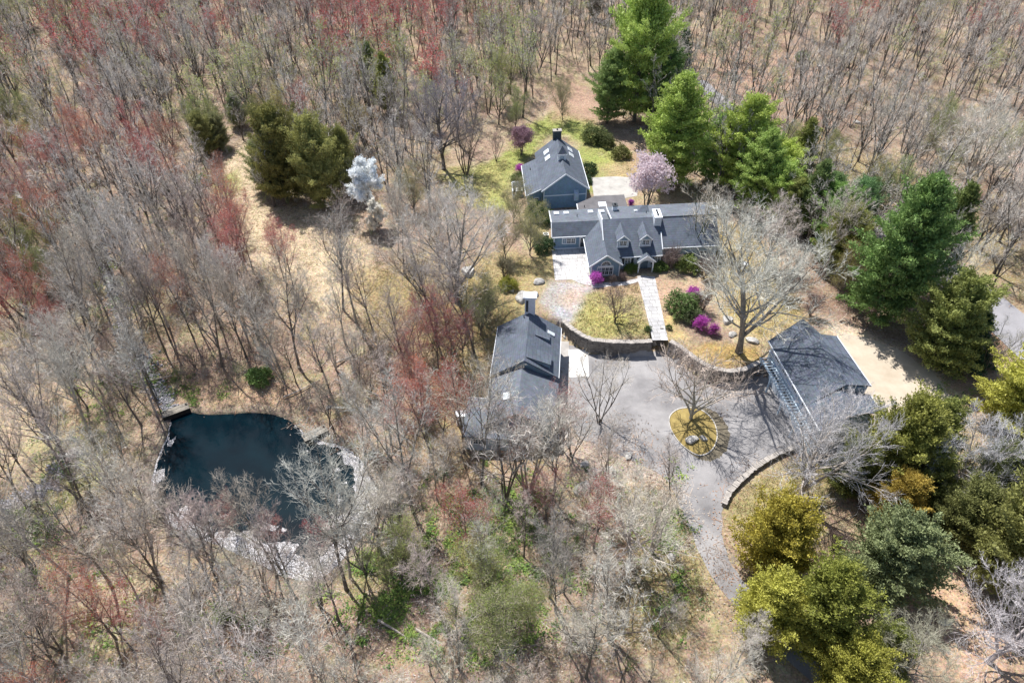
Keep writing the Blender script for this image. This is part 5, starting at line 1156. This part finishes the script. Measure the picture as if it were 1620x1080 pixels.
def px_of(x, y, z=0):
    f = y * cP - (z - CAMH) * sP; u = y * sP + (z - CAMH) * cP; return 810 + FPX * x / f, 540 - FPX * u / f
REDPX = [(490,375,110,65,.9),(60,115,60,35,.6),(210,262,110,32,.65),(180,60,100,45,.55),(80,480,55,50,.5),(410,40,60,40,.5),(20,240,40,40,.4),(600,70,120,60,.55),(720,570,75,70,.85),(830,620,40,40,.5),(240,960,70,60,.5),(480,780,80,60,.35),(1300,25,300,30,.12),(620,650,60,60,.35),(900,770,60,50,.35),(60,330,90,60,.35),(690,40,100,50,.4),(800,780,100,60,.3),(600,960,80,60,.35)]
GRNPX = [(60,10,70,30,.8),(150,40,70,40,.5),(640,130,60,60,.5),(450,160,90,50,.45),(345,200,60,60,.6),(800,150,40,50,.7),(930,130,70,50,.5),(30,170,60,60,.4),(560,240,60,50,.4),(60,420,60,60,.25),(740,920,110,90,.25),(1350,200,200,80,.15),(1150,90,60,40,.4),(1480,220,90,60,.25)]
def zone(px, py):
    if py < 150: return ('of the far top-left woods' if px < 540 else 'of the far top-centre woods' if px < 1000 else 'of the upper-right woods')
    if px > 1080 and py < 560: return 'of the woods across the road'
    if px < 360 and py < 420: return 'of the woods left of the meadow'
    if px < 360 and py < 650: return 'of the woods upstream of the pond'
    if px < 250 and py < 850: return 'of the woods beside the left edge'
    if px < 620 and py < 660: return 'between meadow and pond'
    if px < 640 and py < 900: return 'of the pond shore'
    if px < 560: return 'of the woods below the pond'
    if px < 760 and py < 760: return 'between pond and studio barn'
    if px < 850: return 'of the green-floored bottom woods'
    if py < 420: return 'beside the back lawn'
    return 'of the woods left of the driveway'
todo = []
for x, y in ca:
    px, py = px_of(x, y, -1 if x < -10 else 1); kd = 'bare'; r = RW.random()
    cpy = py - 60   # crowns stand above their base in the picture
    for cx_, cy_, rx, ry, pr in REDPX:
        if abs(px - cx_) < rx and abs(cpy - cy_) < ry and r < pr: kd = 'red'
    r = RW.random()
    for cx_, cy_, rx, ry, pr in GRNPX:
        if kd == 'bare' and abs(px - cx_) < rx and abs(cpy - cy_) < ry and r < pr: kd = 'bud'
    if kd == 'bare' and RW.random() < .035: kd = 'red' if px < 1000 else 'bud'
    if kd == 'bare' and y > 128 and RW.random() < .14: kd = 'bud'
    todo.append((math.hypot(x, y), x, y, px, py, kd))
todo.sort()
LAB = []; MASS = []; cnt = dict(bare=NB, red=0, bud=0)
DESC = {'forest': 'tall slim bare tree', 'multi': 'many-stemmed bare tree', 'pale': 'pale silvery bare tree', 'brown': 'brownish bare tree'}
for d, x, y, px, py, kd in todo:
    if cnt[kd] >= (296 if kd == 'bare' else 130) or y > 128: MASS.append((x, y, kd)); continue
    near_pond = sdist([x], [y], POND)[0] < 7 and y > 46
    cnt[kd] += 1; zn = zone(px, py); rz = RW.uniform(0, 6.28); ln = (RW.gauss(0, .05), RW.gauss(0, .05))
    if kd == 'bare':
        mm = RW.random() < .2; key = ('multi%d' % RW.randrange(3)) if mm else ('forest%d' % RW.randrange(7))
        s = RW.uniform(.62, 1.1) * (.72 if (px > 560 and py > 700) else 1) * (.85 if py < 520 else 1); r = RW.random()
        if near_pond: s *= .8
        c, w = (TWP, 'pale silvery') if r < .3 else ((TWB, 'brownish') if r < .5 else ((TWPK, 'pinkish-grey') if r < .7 else (TW, 'grey')))
        sc_ = 'short' if s < .78 else ('tall' if s > .98 else 'middling'); lb = '%s %s %s bare tree' % (sc_, 'many-stemmed' if mm else 'slim', w)
        o = plant(key, 'bare_tree', x, y, rz, s, lb, 'tree', None, dict(crown=c, trunk=BKP if r < .3 else BK), s * RW.uniform(.88, 1.12), lean=ln)
    elif kd == 'red':
        o_ = RW.random() < .3; s = RW.uniform(.62, 1.0)
        o = plant('redtree%d' % RW.randrange(3), 'red_maple', x, y, rz, s, '%s %s budding tree' % ('short' if s < .8 else 'tall', 'rusty orange' if o_ else 'dull crimson'), 'tree', None, dict(crown=(.48, .35, .31), flower_buds=REDO if o_ else RED), s * RW.uniform(.9, 1.15), lean=ln)
    else:
        s = RW.uniform(.6, 1.1)
        o = plant('bud%d' % RW.randrange(2), 'budding_tree', x, y, rz, s, '%s olive-budding tree' % ('low' if s < .85 else 'tall'), 'tree', None, dict(crown=(.32, .29, .22), buds=(.36, .41, .13) if RW.random() < .7 else (.50, .46, .15)), s, lean=ln)
    LAB.append((o, px, py, zn))
ZB = {}
for o, px, py, zn in LAB: ZB.setdefault(zn, []).append((px, py))
CELL = {}
for o, px, py, zn in LAB:
    xs_ = sorted(p[0] for p in ZB[zn]); ys_ = sorted(p[1] for p in ZB[zn]); n_ = len(xs_)
    h = 'left' if px < xs_[n_ // 3] else ('right' if px > xs_[(2 * n_) // 3] else 'middle'); v_ = 'upper' if py < ys_[n_ // 2] else 'lower'
    CELL.setdefault((o['label'], zn, v_ + ' ' + h), []).append((px, o))
for (lb, zn, q), L_ in CELL.items():
    L_.sort(key=lambda t: t[0]); n_ = len(L_)
    for k, (px, o) in enumerate(L_):
        rk_ = {1: [''], 2: [', left of two', ', right of two'], 3: [', leftmost of three', ', middle of three', ', rightmost of three']}.get(n_, [''] * n_)[k]
        full = lb + ', ' + q + ' ' + zn + rk_
        if len(full.split()) > 16: full = full.replace('middling ', '').replace('many-stemmed', 'multi-stemmed').replace(' bare tree', ' tree').replace('dull ', '')
        if len(full.split()) > 16: full = full.replace('of the woods', 'of woods').replace('of the ', 'of ')
        if len(full.split()) > 16: full = full.replace('leftmost of three', 'leftmost').replace('rightmost of three', 'rightmost').replace('middle of three', 'central').replace('left of two', 'leftward').replace('right of two', 'rightward')
        o['label'] = full
        o['group'] = lb.split(' ', 1)[1] + 's ' + zn
# everything farther off is one mass of woodland
def arr(T, K, Bm=None):
    V, Fc, M = [], [], []; off = 0
    for mb, mi in ((T, 0), (K, 1)) + (((Bm, 2),) if Bm else ()):
        V.append(np.array([tuple(v) for v in mb.v])); 
        for f in mb.f:
            f = [q + off for q in f]
            for k in range(1, len(f) - 1): Fc.append((f[0], f[k], f[k + 1])); M.append(mi)
        off += len(mb.v)
    return np.concatenate(V), np.array(Fc), np.array(M)
LOWV = []
for i in range(10):
    T, K, B = bare(500 + i, 12 + i * .85, .2 + .02 * i, 4.2 + .25 * (i % 4), 8, 2 + i % 3, nb=5, ntw=4, nsub=2, tw=.042, buds=1, lod=1, tilt=.07, habit=('multi', 'forest', 'forest')[i % 3], r0=.19)
    T2, K2 = T, K; R = random.Random(i); LOWV.append((arr(T2, K2), arr(T2, K2, bud_mesh(B[::2], R, LEAF, 1, .12, .15))))
def colmat(name, col, var=.3):
    return mat(name, tuple(c * (1 - var) for c in col), .9, var, .11, 0, 20, 0, tuple(min(1, c * (1 + var)) for c in col), 4)
mm_ = [colmat('far_bark', (.12, .105, .09)), colmat('far_twigs', (.56, .515, .465)), colmat('far_red_buds', RED, .2), colmat('far_green_buds', (.40, .43, .15), .2)]
VV, FF, MM = [], [], []; off = 0; NR = np.random.RandomState(3)
for x, y, kd in MASS:
    v, f, m = LOWV[NR.randint(10)][0 if kd == 'bare' else 1]; a = NR.uniform(0, 6.28); s = NR.uniform(.55, 1.15)
    c_, s_n = math.cos(a) * s, math.sin(a) * s
    VV.append(np.stack([v[:, 0] * c_ - v[:, 1] * s_n + x, v[:, 0] * s_n + v[:, 1] * c_ + y, v[:, 2] * s * NR.uniform(.85, 1.15) + hz(x, y)], -1))
    FF.append(f + off); MM.append(np.where(m == 2, 2 if kd == 'red' else 3, m)); off += len(v)
VV = np.concatenate(VV); FF = np.concatenate(FF); MM = np.concatenate(MM)
me = bpy.data.meshes.new('far_woods'); me.vertices.add(len(VV)); me.vertices.foreach_set('co', VV.astype('f').ravel())
me.loops.add(FF.size); me.loops.foreach_set('vertex_index', FF.ravel().astype('i')); me.polygons.add(len(FF)); me.polygons.foreach_set('loop_start', np.arange(0, FF.size, 3, dtype='i'))
me.polygons.foreach_set('material_index', MM.astype('i')); 
for m in mm_: me.materials.append(m)
me.update(calc_edges=True); fo = bpy.data.objects.new('far_woods', me); COL.objects.link(fo)
tag(fo, 'far mass of bare grey and red-tinged trees along the top', 'woods', None, 'stuff')
print('TREES', cnt, 'mass', len(MASS), 'faces', len(FF))

# ------------------------------------------------------------------ rocks, logs, understory
def rock_mesh(seed, flat=.6):
    bm = bmesh.new(); bmesh.ops.create_icosphere(bm, subdivisions=3, radius=1); R = random.Random(seed)
    cuts = [Vector((R.gauss(0, 1), R.gauss(0, 1), R.gauss(.3, .8))).normalized() for _ in range(9)]
    for v in bm.verts:
        p = v.co.copy()
        for c in cuts:
            d = p.dot(c)
            lim = .72 + .1 * math.sin(c.x * 9)
            if d > lim: p -= c * (d - lim)
        p *= 1 + .05 * math.sin(p.x * 7 + seed) * math.cos(p.y * 6); p.z *= flat; v.co = p
    me = bpy.data.meshes.new('boulder'); bm.to_mesh(me); bm.free(); me.materials.append(ROCK); return me
RM = [rock_mesh(i, .5 + .12 * (i % 3)) for i in range(5)]
def boulder(px, py, r, label, k=0, zz=None, sy=.75, col=None):
    x, y, z = at(px, py); o = bpy.data.objects.new('boulder', RM[k % 5]); COL.objects.link(o)
    o.location = (x, y, (z if zz is None else zz) + r * .12); o.scale = (r, r * sy, r * .9); o.rotation_euler = (0, 0, (px * 3.1) % 6.28); tag(o, label, 'boulder'); return o
for i, (px, py, r, lb, zz) in enumerate([
 (1094, 699, .85, 'larger pale boulder in the planted island', .3), (1112, 696, .5, 'smaller grey boulder in the planted island', .3),
 (967, 749, 1.05, 'large pale boulder with dark side on the grass left of the driveway', None), (944, 746, .7, 'rounded boulder just left of the large pale one', None),
 (922, 774, 1.2, 'big mottled boulder at the woods edge left of the driveway', None), (994, 722, .65, 'pale round boulder nearest the driveway', None), (925, 735, .6, 'grey boulder above the big mottled one', None),
 (1062, 882, .55, 'small grey boulder on the grass beside the driveway neck', None), (1066, 964, .5, 'small pale boulder near the bottom right of the grass', None),
 (629, 858, 1.15, 'big pinkish boulder on the pond bank', None), (612, 872, .8, 'pale boulder leaning on the big pond-bank one', None), (622, 829, .5, 'flat stone above the pond-bank boulders', None), (636, 768, .6, 'pale boulder at the right side of the pond', None),
 (741, 432, 1.5, 'grey boulder beside the trunk of the pale oak', None), (852, 447, .95, 'long pale ledge boulder at the corner of the patio', None), (806, 458, .9, 'mossy boulder left of the white chimney', None),
 (826, 472, 1.3, 'pale flat ledge behind the white chimney', None), (845, 468, .8, 'small pale ledge stone right of the white chimney', None),
 (1150, 508, 1.1, 'white boulder behind the azaleas', None), (1158, 530, .7, 'pale rounded boulder touching the oak trunk', None), (1190, 540, .9, 'flat grey stone beside the garage corner', None),
 (762, 886, .45, 'small white stone among green leaves at the bottom centre', None), (806, 948, .75, 'long pale stone at the bottom centre', None), (764, 967, .5, 'small pale stone below the green patch', None),
 (894, 532, .55, 'dark rock tucked against the end of the retaining wall', None), (1494, 985, .6, 'small pale rock on the leafy clearing', None), (112, 722, 1.0, 'flat pale rock by the stream at the left', None),
 (733, 818, .5, 'small grey rock in the woods right of the pond', None), (520, 645, .5, 'small grey stone above the pond jetty', None), (1355, 195, .9, 'pale rock in the upper right woods', None)]):
    boulder(px, py, r, lb, i, zz)
LOGM = mat('fallen_wood', (.30, .26, .22), .9, .35, 3, .4, 12, col2=(.48, .43, .38))
RL = random.Random(9)
def log(px, py, L, r, a, label):
    x, y, z = at(px, py); mb = MB(); P = path(RL, Vector((-L / 2, 0, r * .8)), Vector((1, RL.uniform(-.1, .1), .0)), L, 6, .04, 0)
    mb.tube(P, [r * (1 - .55 * i / 6) for i in range(7)], 7, LOGM)
    for k in range(3): p, d = lerp_path(P, RL.uniform(.4, .9)); e = p + Vector((RL.uniform(.3, .8), RL.choice((-1, 1)) * RL.uniform(.4, .9), RL.uniform(.1, .5))); mb.tube([p, e], [r * .35, .01], 4, LOGM, False)
    o = mb.build('fallen_log'); o.location = (x, y, z); o.rotation_euler = (0, 0, a); tag(o, label, 'log')
for px, py, L, r, a, lb in [(235, 602, 6, .16, .35, 'pale fallen log just above the pond footbridge'), (252, 618, 4.5, .12, .15, 'shorter fallen log lying behind the pond footbridge'), (200, 525, 5, .14, -.7, 'fallen trunk across the rocky stream'),
  (330, 122, 8, .22, -.1, 'dark fallen trunk in the upper left woods'), (640, 1005, 6, .12, -.5, 'thin fallen trunk near the bottom centre-left'), (700, 1022, 6, .13, -.55, 'fallen trunk below the green leafy patch'),
  (370, 480, 6, .13, .9, 'slanting fallen trunk beside the straw meadow'), (60, 1000, 6, .15, .5, 'pale fallen trunk in the lower left corner'), (180, 985, 7, .14, 1.3, 'pale fallen trunk left of the bright green tuft'),
  (640, 690, 5, .12, -.8, 'fallen branch right of the pond jetty'), (860, 985, 5, .1, -.7, 'fallen branch at the lower centre'), (1010, 330, 5, .15, .1, 'log lying behind the pink magnolia'), (480, 620, 5, .12, .4, 'fallen trunk on the bank above the pond'),
  (420, 1035, 6, .14, -.4, 'fallen trunk along the bottom edge left of centre'), (560, 560, 6, .14, .7, 'fallen trunk in the woods left of the studio barn'), (1330, 240, 7, .2, .2, 'fallen trunk in the upper right woods')]:
    log(px, py, L, r, a, lb)
# rocky stream feeding the pond, and the one at the left edge
SPX = [[(155,385),(165,420),(178,460),(190,500),(205,540),(228,580),(250,612),(268,648)], [(-20,812),(20,798),(45,785),(75,772),(92,755),(96,735),(112,715)]]
STR = MB(); SR = random.Random(4); st_pts = []
WM2 = mat('stream_water', (.03, .045, .06), .55, .4, 1, .2, 3, spec=.7)
for q in SPX:
    C_ = [at2(*p) for p in q]; D_ = []
    for a, b in zip(C_[:-1], C_[1:]):
        for k in range(6): D_.append((a[0] + (b[0] - a[0]) * k / 6 + SR.uniform(-.2, .2), a[1] + (b[1] - a[1]) * k / 6 + SR.uniform(-.2, .2)))
    D_.append(C_[-1])
    for (a, b) in zip(D_[:-1], D_[1:]):
        w = .75; dx_, dy_ = b[0] - a[0], b[1] - a[1]; L = math.hypot(dx_, dy_) + 1e-6; nx, ny = -dy_ / L * w, dx_ / L * w
        STR.face([(p, q_, hz(p, q_) + .06) for p, q_ in ((a[0] - nx, a[1] - ny), (b[0] - nx, b[1] - ny), (b[0] + nx, b[1] + ny), (a[0] + nx, a[1] + ny))][::1], WM2)
        for _ in range(26):
            t = SR.random(); o_ = SR.gauss(0, 1.0) * w; st_pts.append((a[0] + dx_ * t - dy_ / L * o_, a[1] + dy_ * t + dx_ / L * o_))
tag(STR.build('stream'), 'narrow dark stream winding to the pond', None, None, 'structure')
rk_ = MB(); h_ = hgt(np.array(st_pts)[:, 0], np.array(st_pts)[:, 1]); CB = mat('stream_cobble', (.20, .19, .21), .8, .3, 1.5, 0, 20, 0, (.40, .39, .42))
for (x, y), z in zip(st_pts, h_):
    r = SR.uniform(.07, .24); n = 6; a0 = SR.uniform(0, 6)
    P = [(x + r * SR.uniform(.7, 1.2) * math.cos(a0 + 6.283 * k / n), y + r * SR.uniform(.7, 1.2) * math.sin(a0 + 6.283 * k / n)) for k in range(n)]
    k0 = len(rk_.v); rk_.v += [(p[0], p[1], z - .05) for p in P] + [(x + (p[0] - x) * .6, y + (p[1] - y) * .6, z + .06 + r * .6) for p in P]; mi = rk_.mi(CB)
    rk_.f.append(tuple(range(k0 + n, k0 + 2 * n))); rk_.m.append(mi)
    for k in range(n): rk_.f.append((k0 + k, k0 + (k + 1) % n, k0 + n + (k + 1) % n, k0 + n + k)); rk_.m.append(mi)
tag(rk_.build('stream_cobbles'), 'grey and lavender cobbles lining the stream', None, None, 'stuff')
# brush and saplings under the trees, one mass; leafy green ground cover; fallen twigs
def woods_points(n, ymax, seed, extra=0.0):
    NR_ = np.random.RandomState(seed); X = NR_.uniform(-1, 1, n) * (60 + ymax * .5); Y = 15 + (ymax - 15) * NR_.uniform(0, 1, n) ** .75
    f = Y * cP + CAMH * sP; k = np.abs(X) < f * .75 + 4
    k &= sdist(X, Y, CL) > extra; k &= sdist(X, Y, POND) > .05
    for q in OP: k &= sdist(X, Y, q) > -.8
    return X[k], Y[k]
def cloud_mesh(name, X, Y, col_of, builder, label, lift=0.0, nvar=6):
    """joins turned and scaled copies of a few small tufts into one mass"""
    var = [builder(i) for i in range(nvar)]; mats = var[0].mats; Z = hgt(X, Y); NR_ = np.random.RandomState(len(X)); VV, FF, MM = [], [], []; off = 0
    pre = []
    for mb in var:
        v = np.array([tuple(p) for p in mb.v]); f = []
        for q in mb.f:
            for k in range(1, len(q) - 1): f.append((q[0], q[k], q[k + 1]))
        pre.append((v, np.array(f)))
    for i in range(len(X)):
        v, f = pre[NR_.randint(nvar)]; a = NR_.uniform(0, 6.28); s = NR_.uniform(.5, 1.25); c_, s_n = math.cos(a) * s, math.sin(a) * s
        VV.append(np.stack([v[:, 0] * c_ - v[:, 1] * s_n + X[i], v[:, 0] * s_n + v[:, 1] * c_ + Y[i], v[:, 2] * s + Z[i] + lift], -1)); FF.append(f + off); off += len(v)
        MM.append(np.full(len(f), col_of[i]))
    VV = np.concatenate(VV); FF = np.concatenate(FF); MM = np.concatenate(MM)
    me = bpy.data.meshes.new(name); me.vertices.add(len(VV)); me.vertices.foreach_set('co', VV.astype('f').ravel())
    me.loops.add(FF.size); me.loops.foreach_set('vertex_index', FF.ravel().astype('i')); me.polygons.add(len(FF)); me.polygons.foreach_set('loop_start', np.arange(0, FF.size, 3, dtype='i'))
    me.polygons.foreach_set('material_index', MM.astype('i')); me.update(calc_edges=True); o = bpy.data.objects.new(name, me); COL.objects.link(o); tag(o, label, None, None, 'stuff'); return me
def brush(i):
    R = random.Random(700 + i); mb = MB(); H = 1.2 + i * .25
    for _ in range(9):
        p = Vector((R.uniform(-.3, .3), R.uniform(-.3, .3), 0)); e = p + rdir(R, R.uniform(.05, .7), R.uniform(0, 6.28)) * H * R.uniform(.6, 1.2); sliver(mb, p, e, .035, R, TWIG)
        for _ in range(4):
            t = R.uniform(.3, .95); s0 = p.lerp(e, t); s1 = s0 + Vector((R.gauss(0, .35), R.gauss(0, .35), R.uniform(.1, .5))) * H * .45; sliver(mb, s0, s1, .02, R, TWIG)
            for _ in range(2): q = s0.lerp(s1, R.uniform(.3, 1)); sliver(mb, q, q + Vector((R.gauss(0, .2), R.gauss(0, .2), R.uniform(0, .25))), .016, R, TWIG)
    return mb
bx_, by_ = woods_points(17000, 225, 1, .3)
me = cloud_mesh('undergrowth', bx_, by_, np.random.RandomState(2).choice([0, 1, 2, 3], len(bx_), p=[.46, .22, .10, .22]), brush, 'low leafless brush and saplings covering the woodland floor')
for m in (colmat('brush_grey', (.46, .42, .37)), colmat('brush_brown', (.28, .225, .18)), colmat('brush_rose', (.40, .26, .23)), colmat('brush_green', (.30, .37, .12))): me.materials.append(m)
def leafy(i):
    R = random.Random(800 + i); mb = MB()
    for _ in range(16):
        c = Vector((R.gauss(0, .28), R.gauss(0, .28), R.uniform(.02, .28))); a = R.uniform(0, 6.28); s = R.uniform(.07, .17); d = Vector((math.cos(a), math.sin(a), R.uniform(-.2, .6))) * s; w = Vector((-math.sin(a), math.cos(a), R.uniform(-.3, .3))) * s * .45
        mb.face([c - d, c + w, c + d, c - w], LEAF)
    return mb
GZ_ = [(700,870,170,110,1.0),(780,800,110,60,.5),(640,960,120,70,.7),(740,1010,110,50,.5),(110,735,60,45,.9),(40,830,60,60,.6),(235,600,45,35,1.0),(150,640,60,50,.4),(200,480,45,80,.6),(310,620,60,25,.6),(60,140,60,60,.5),(150,110,80,60,.35),(40,260,70,60,.6),(60,190,60,40,.5),(300,60,80,40,.2),(470,130,70,40,.5),(520,90,60,40,.4),(350,300,30,18,1.0),(130,360,60,50,.5),(260,380,40,40,.4),(350,1000,200,60,.22),(100,960,120,90,.22),(560,900,50,40,.5),(1060,860,40,120,.5),(1000,780,60,60,.35),(870,900,90,120,.35),(900,120,60,30,.3),(1500,640,30,60,.5),(1450,150,200,100,.15)]
NG = np.random.RandomState(8); GXp, GYp = [], []
for cx_, cy_, rx, ry, k in GZ_:
    for _ in range(int(k * rx * ry / 11)):
        px, py = cx_ + NG.normal() * rx * .5, cy_ + NG.normal() * ry * .5
        if not (-30 < px < 1650 and 10 < py < 1110): continue
        x, y = un(px, py, -1 if px < 640 else 0); GXp.append(x); GYp.append(y)
GXp = np.array(GXp); GYp = np.array(GYp); kk = (vnoise(GXp, GYp, 2.4, 51) * .6 + vnoise(GXp, GYp, 1.0, 52) * .4 > .46) & (sdist(GXp, GYp, POND) > .5); GXp, GYp = GXp[kk], GYp[kk]
me = cloud_mesh('ground_cover', GXp, GYp, NG.choice([0, 1, 2], len(GXp), p=[.45, .35, .2]), leafy, 'patches of fresh bright green leafy plants on the woodland floor')
for m in (colmat('leaf_green', (.11, .18, .04), .3), colmat('leaf_yellow_green', (.20, .27, .06), .3), colmat('leaf_dark', (.06, .11, .03), .3)): me.materials.append(m)
def litter(i):
    R = random.Random(900 + i); mb = MB()
    for _ in range(7):
        a = R.uniform(0, 6.28); L = R.uniform(.25, 1.2); c = Vector((R.gauss(0, .9), R.gauss(0, .9), .05)); d = Vector((math.cos(a), math.sin(a), R.uniform(-.04, .12))) * L; n = Vector((-d.y, d.x, 0)).normalized() * R.uniform(.012, .03); mb.face([c - d - n, c + d, c - d + n], LOGM)
    for _ in range(14):
        c = Vector((R.gauss(0, .9), R.gauss(0, .9), R.uniform(.03, .09))); s = R.uniform(.05, .12); a = R.uniform(0, 6.28); mb.face([c + Vector((math.cos(a + q * 2.1) * s, math.sin(a + q * 2.1) * s, R.uniform(-.03, .05))) for q in range(3)], LOGM)
    return mb
lx, ly = woods_points(22000, 150, 5, -2.0)
me = cloud_mesh('forest_litter', lx, ly, np.random.RandomState(6).choice([0, 1, 2, 3], len(lx)), litter, 'fallen twigs and leaf litter strewn over the woodland floor', .0)
for m in (colmat('litter_pale', (.52, .44, .36)), colmat('litter_rust', (.36, .21, .13)), colmat('litter_brown', (.20, .14, .10)), colmat('litter_grey', (.36, .32, .29))): me.materials.append(m)
# leaves and twigs blown onto the edges of the driveway and the court left of the island
DP = smooth_poly([at2(*p) for p in DRIVE_PX], 2); NDr = np.random.RandomState(31); dx0 = NDr.uniform(4, 34, 9000); dy0 = NDr.uniform(26, 66, 9000); d_in = -sdist(dx0, dy0, DP)
soft = sdist(dx0, dy0, [at2(*p) for p in [(900,640),(1000,660),(1065,745),(1080,800),(1040,790),(1000,735),(930,705)]])
kk = (d_in > -.3) & (NDr.uniform(0, 1, 9000) < np.maximum(np.exp(-np.maximum(d_in, 0) / .35) * .3, np.maximum(np.where(soft < 0, .10, 0), .003)))
me = cloud_mesh('driveway_litter', dx0[kk], dy0[kk], NDr.choice([0, 1, 2, 3], int(kk.sum())), litter, 'dry leaves and twigs drifted along the driveway edges', .035)
for m in (colmat('drift_pale', (.50, .42, .35)), colmat('drift_rust', (.34, .21, .14)), colmat('drift_brown', (.19, .14, .11)), colmat('drift_grey', (.30, .28, .26))): me.materials.append(m)
# grass tufts on the lawns and meadow
def tuft(i):
    R = random.Random(950 + i); mb = MB()
    for _ in range(12):
        c = Vector((R.gauss(0, .25), R.gauss(0, .25), 0)); e = c + Vector((R.gauss(0, .05), R.gauss(0, .05), R.uniform(.08, .2))); sliver(mb, c, e, .05, R, LEAF)
    return mb
NL = np.random.RandomState(12); tx, ty = [], []
for pl, n in ((pts([(925,465),(960,455),(1008,450),(1026,525),(1030,538),(935,538),(905,515)], 2), 900), (pts([(830,200),(880,175),(940,190),(985,240),(1000,275),(905,215),(870,215),(820,270),(800,330),(760,330),(700,280),(790,250)], 2), 2200),
              (pts([(1130,350),(1190,360),(1260,480),(1275,500),(1200,540),(1150,500),(1130,430)], 2), 1200), (pts([(1150,800),(1180,775),(1230,740),(1300,720),(1330,760),(1290,860),(1200,830)], 0), 900),
              (pts([(560,440),(700,400),(870,430),(790,480),(740,620),(620,560)], .5), 2200), (pts([(345,290),(385,225),(432,222),(420,330),(562,350),(585,400),(580,455),(520,480),(430,450),(368,340)], 0), 2500), (pts([(1000,770),(1060,760),(1100,880),(1120,960),(1060,1040),(960,1000)], 0), 1600)):
    X_ = NL.uniform(min(p[0] for p in pl), max(p[0] for p in pl), n * 2); Y_ = NL.uniform(min(p[1] for p in pl), max(p[1] for p in pl), n * 2); k = sdist(X_, Y_, pl) < 0; tx += list(X_[k][:n]); ty += list(Y_[k][:n])
tx, ty = np.array(tx), np.array(ty)
me = cloud_mesh('grass_tufts', tx, ty, NL.choice([0, 1, 2], len(tx)), tuft, 'tufts of dry and greening grass on the lawns and meadow')
for m in (colmat('grass_straw', (.42, .34, .17)), colmat('grass_green', (.20, .24, .07)), colmat('grass_dun', (.32, .26, .14))): me.materials.append(m)
# small white garden ornament on the side lawn
x, y, z = at(1176, 425)
m = MB(); m.cyl((0, 0), .28, 0, .12, 12, TRIM); m.cyl((0, 0), .1, .12, .85, 10, TRIM); m.prism([(.5 * math.cos(a * .52), .5 * math.sin(a * .52)) for a in range(12)], .85, 1.0, TRIM)
o = m.build('birdbath'); o.location = (x, y, z); tag(o, 'small white ornament standing on the straw-coloured side lawn', 'garden ornament')
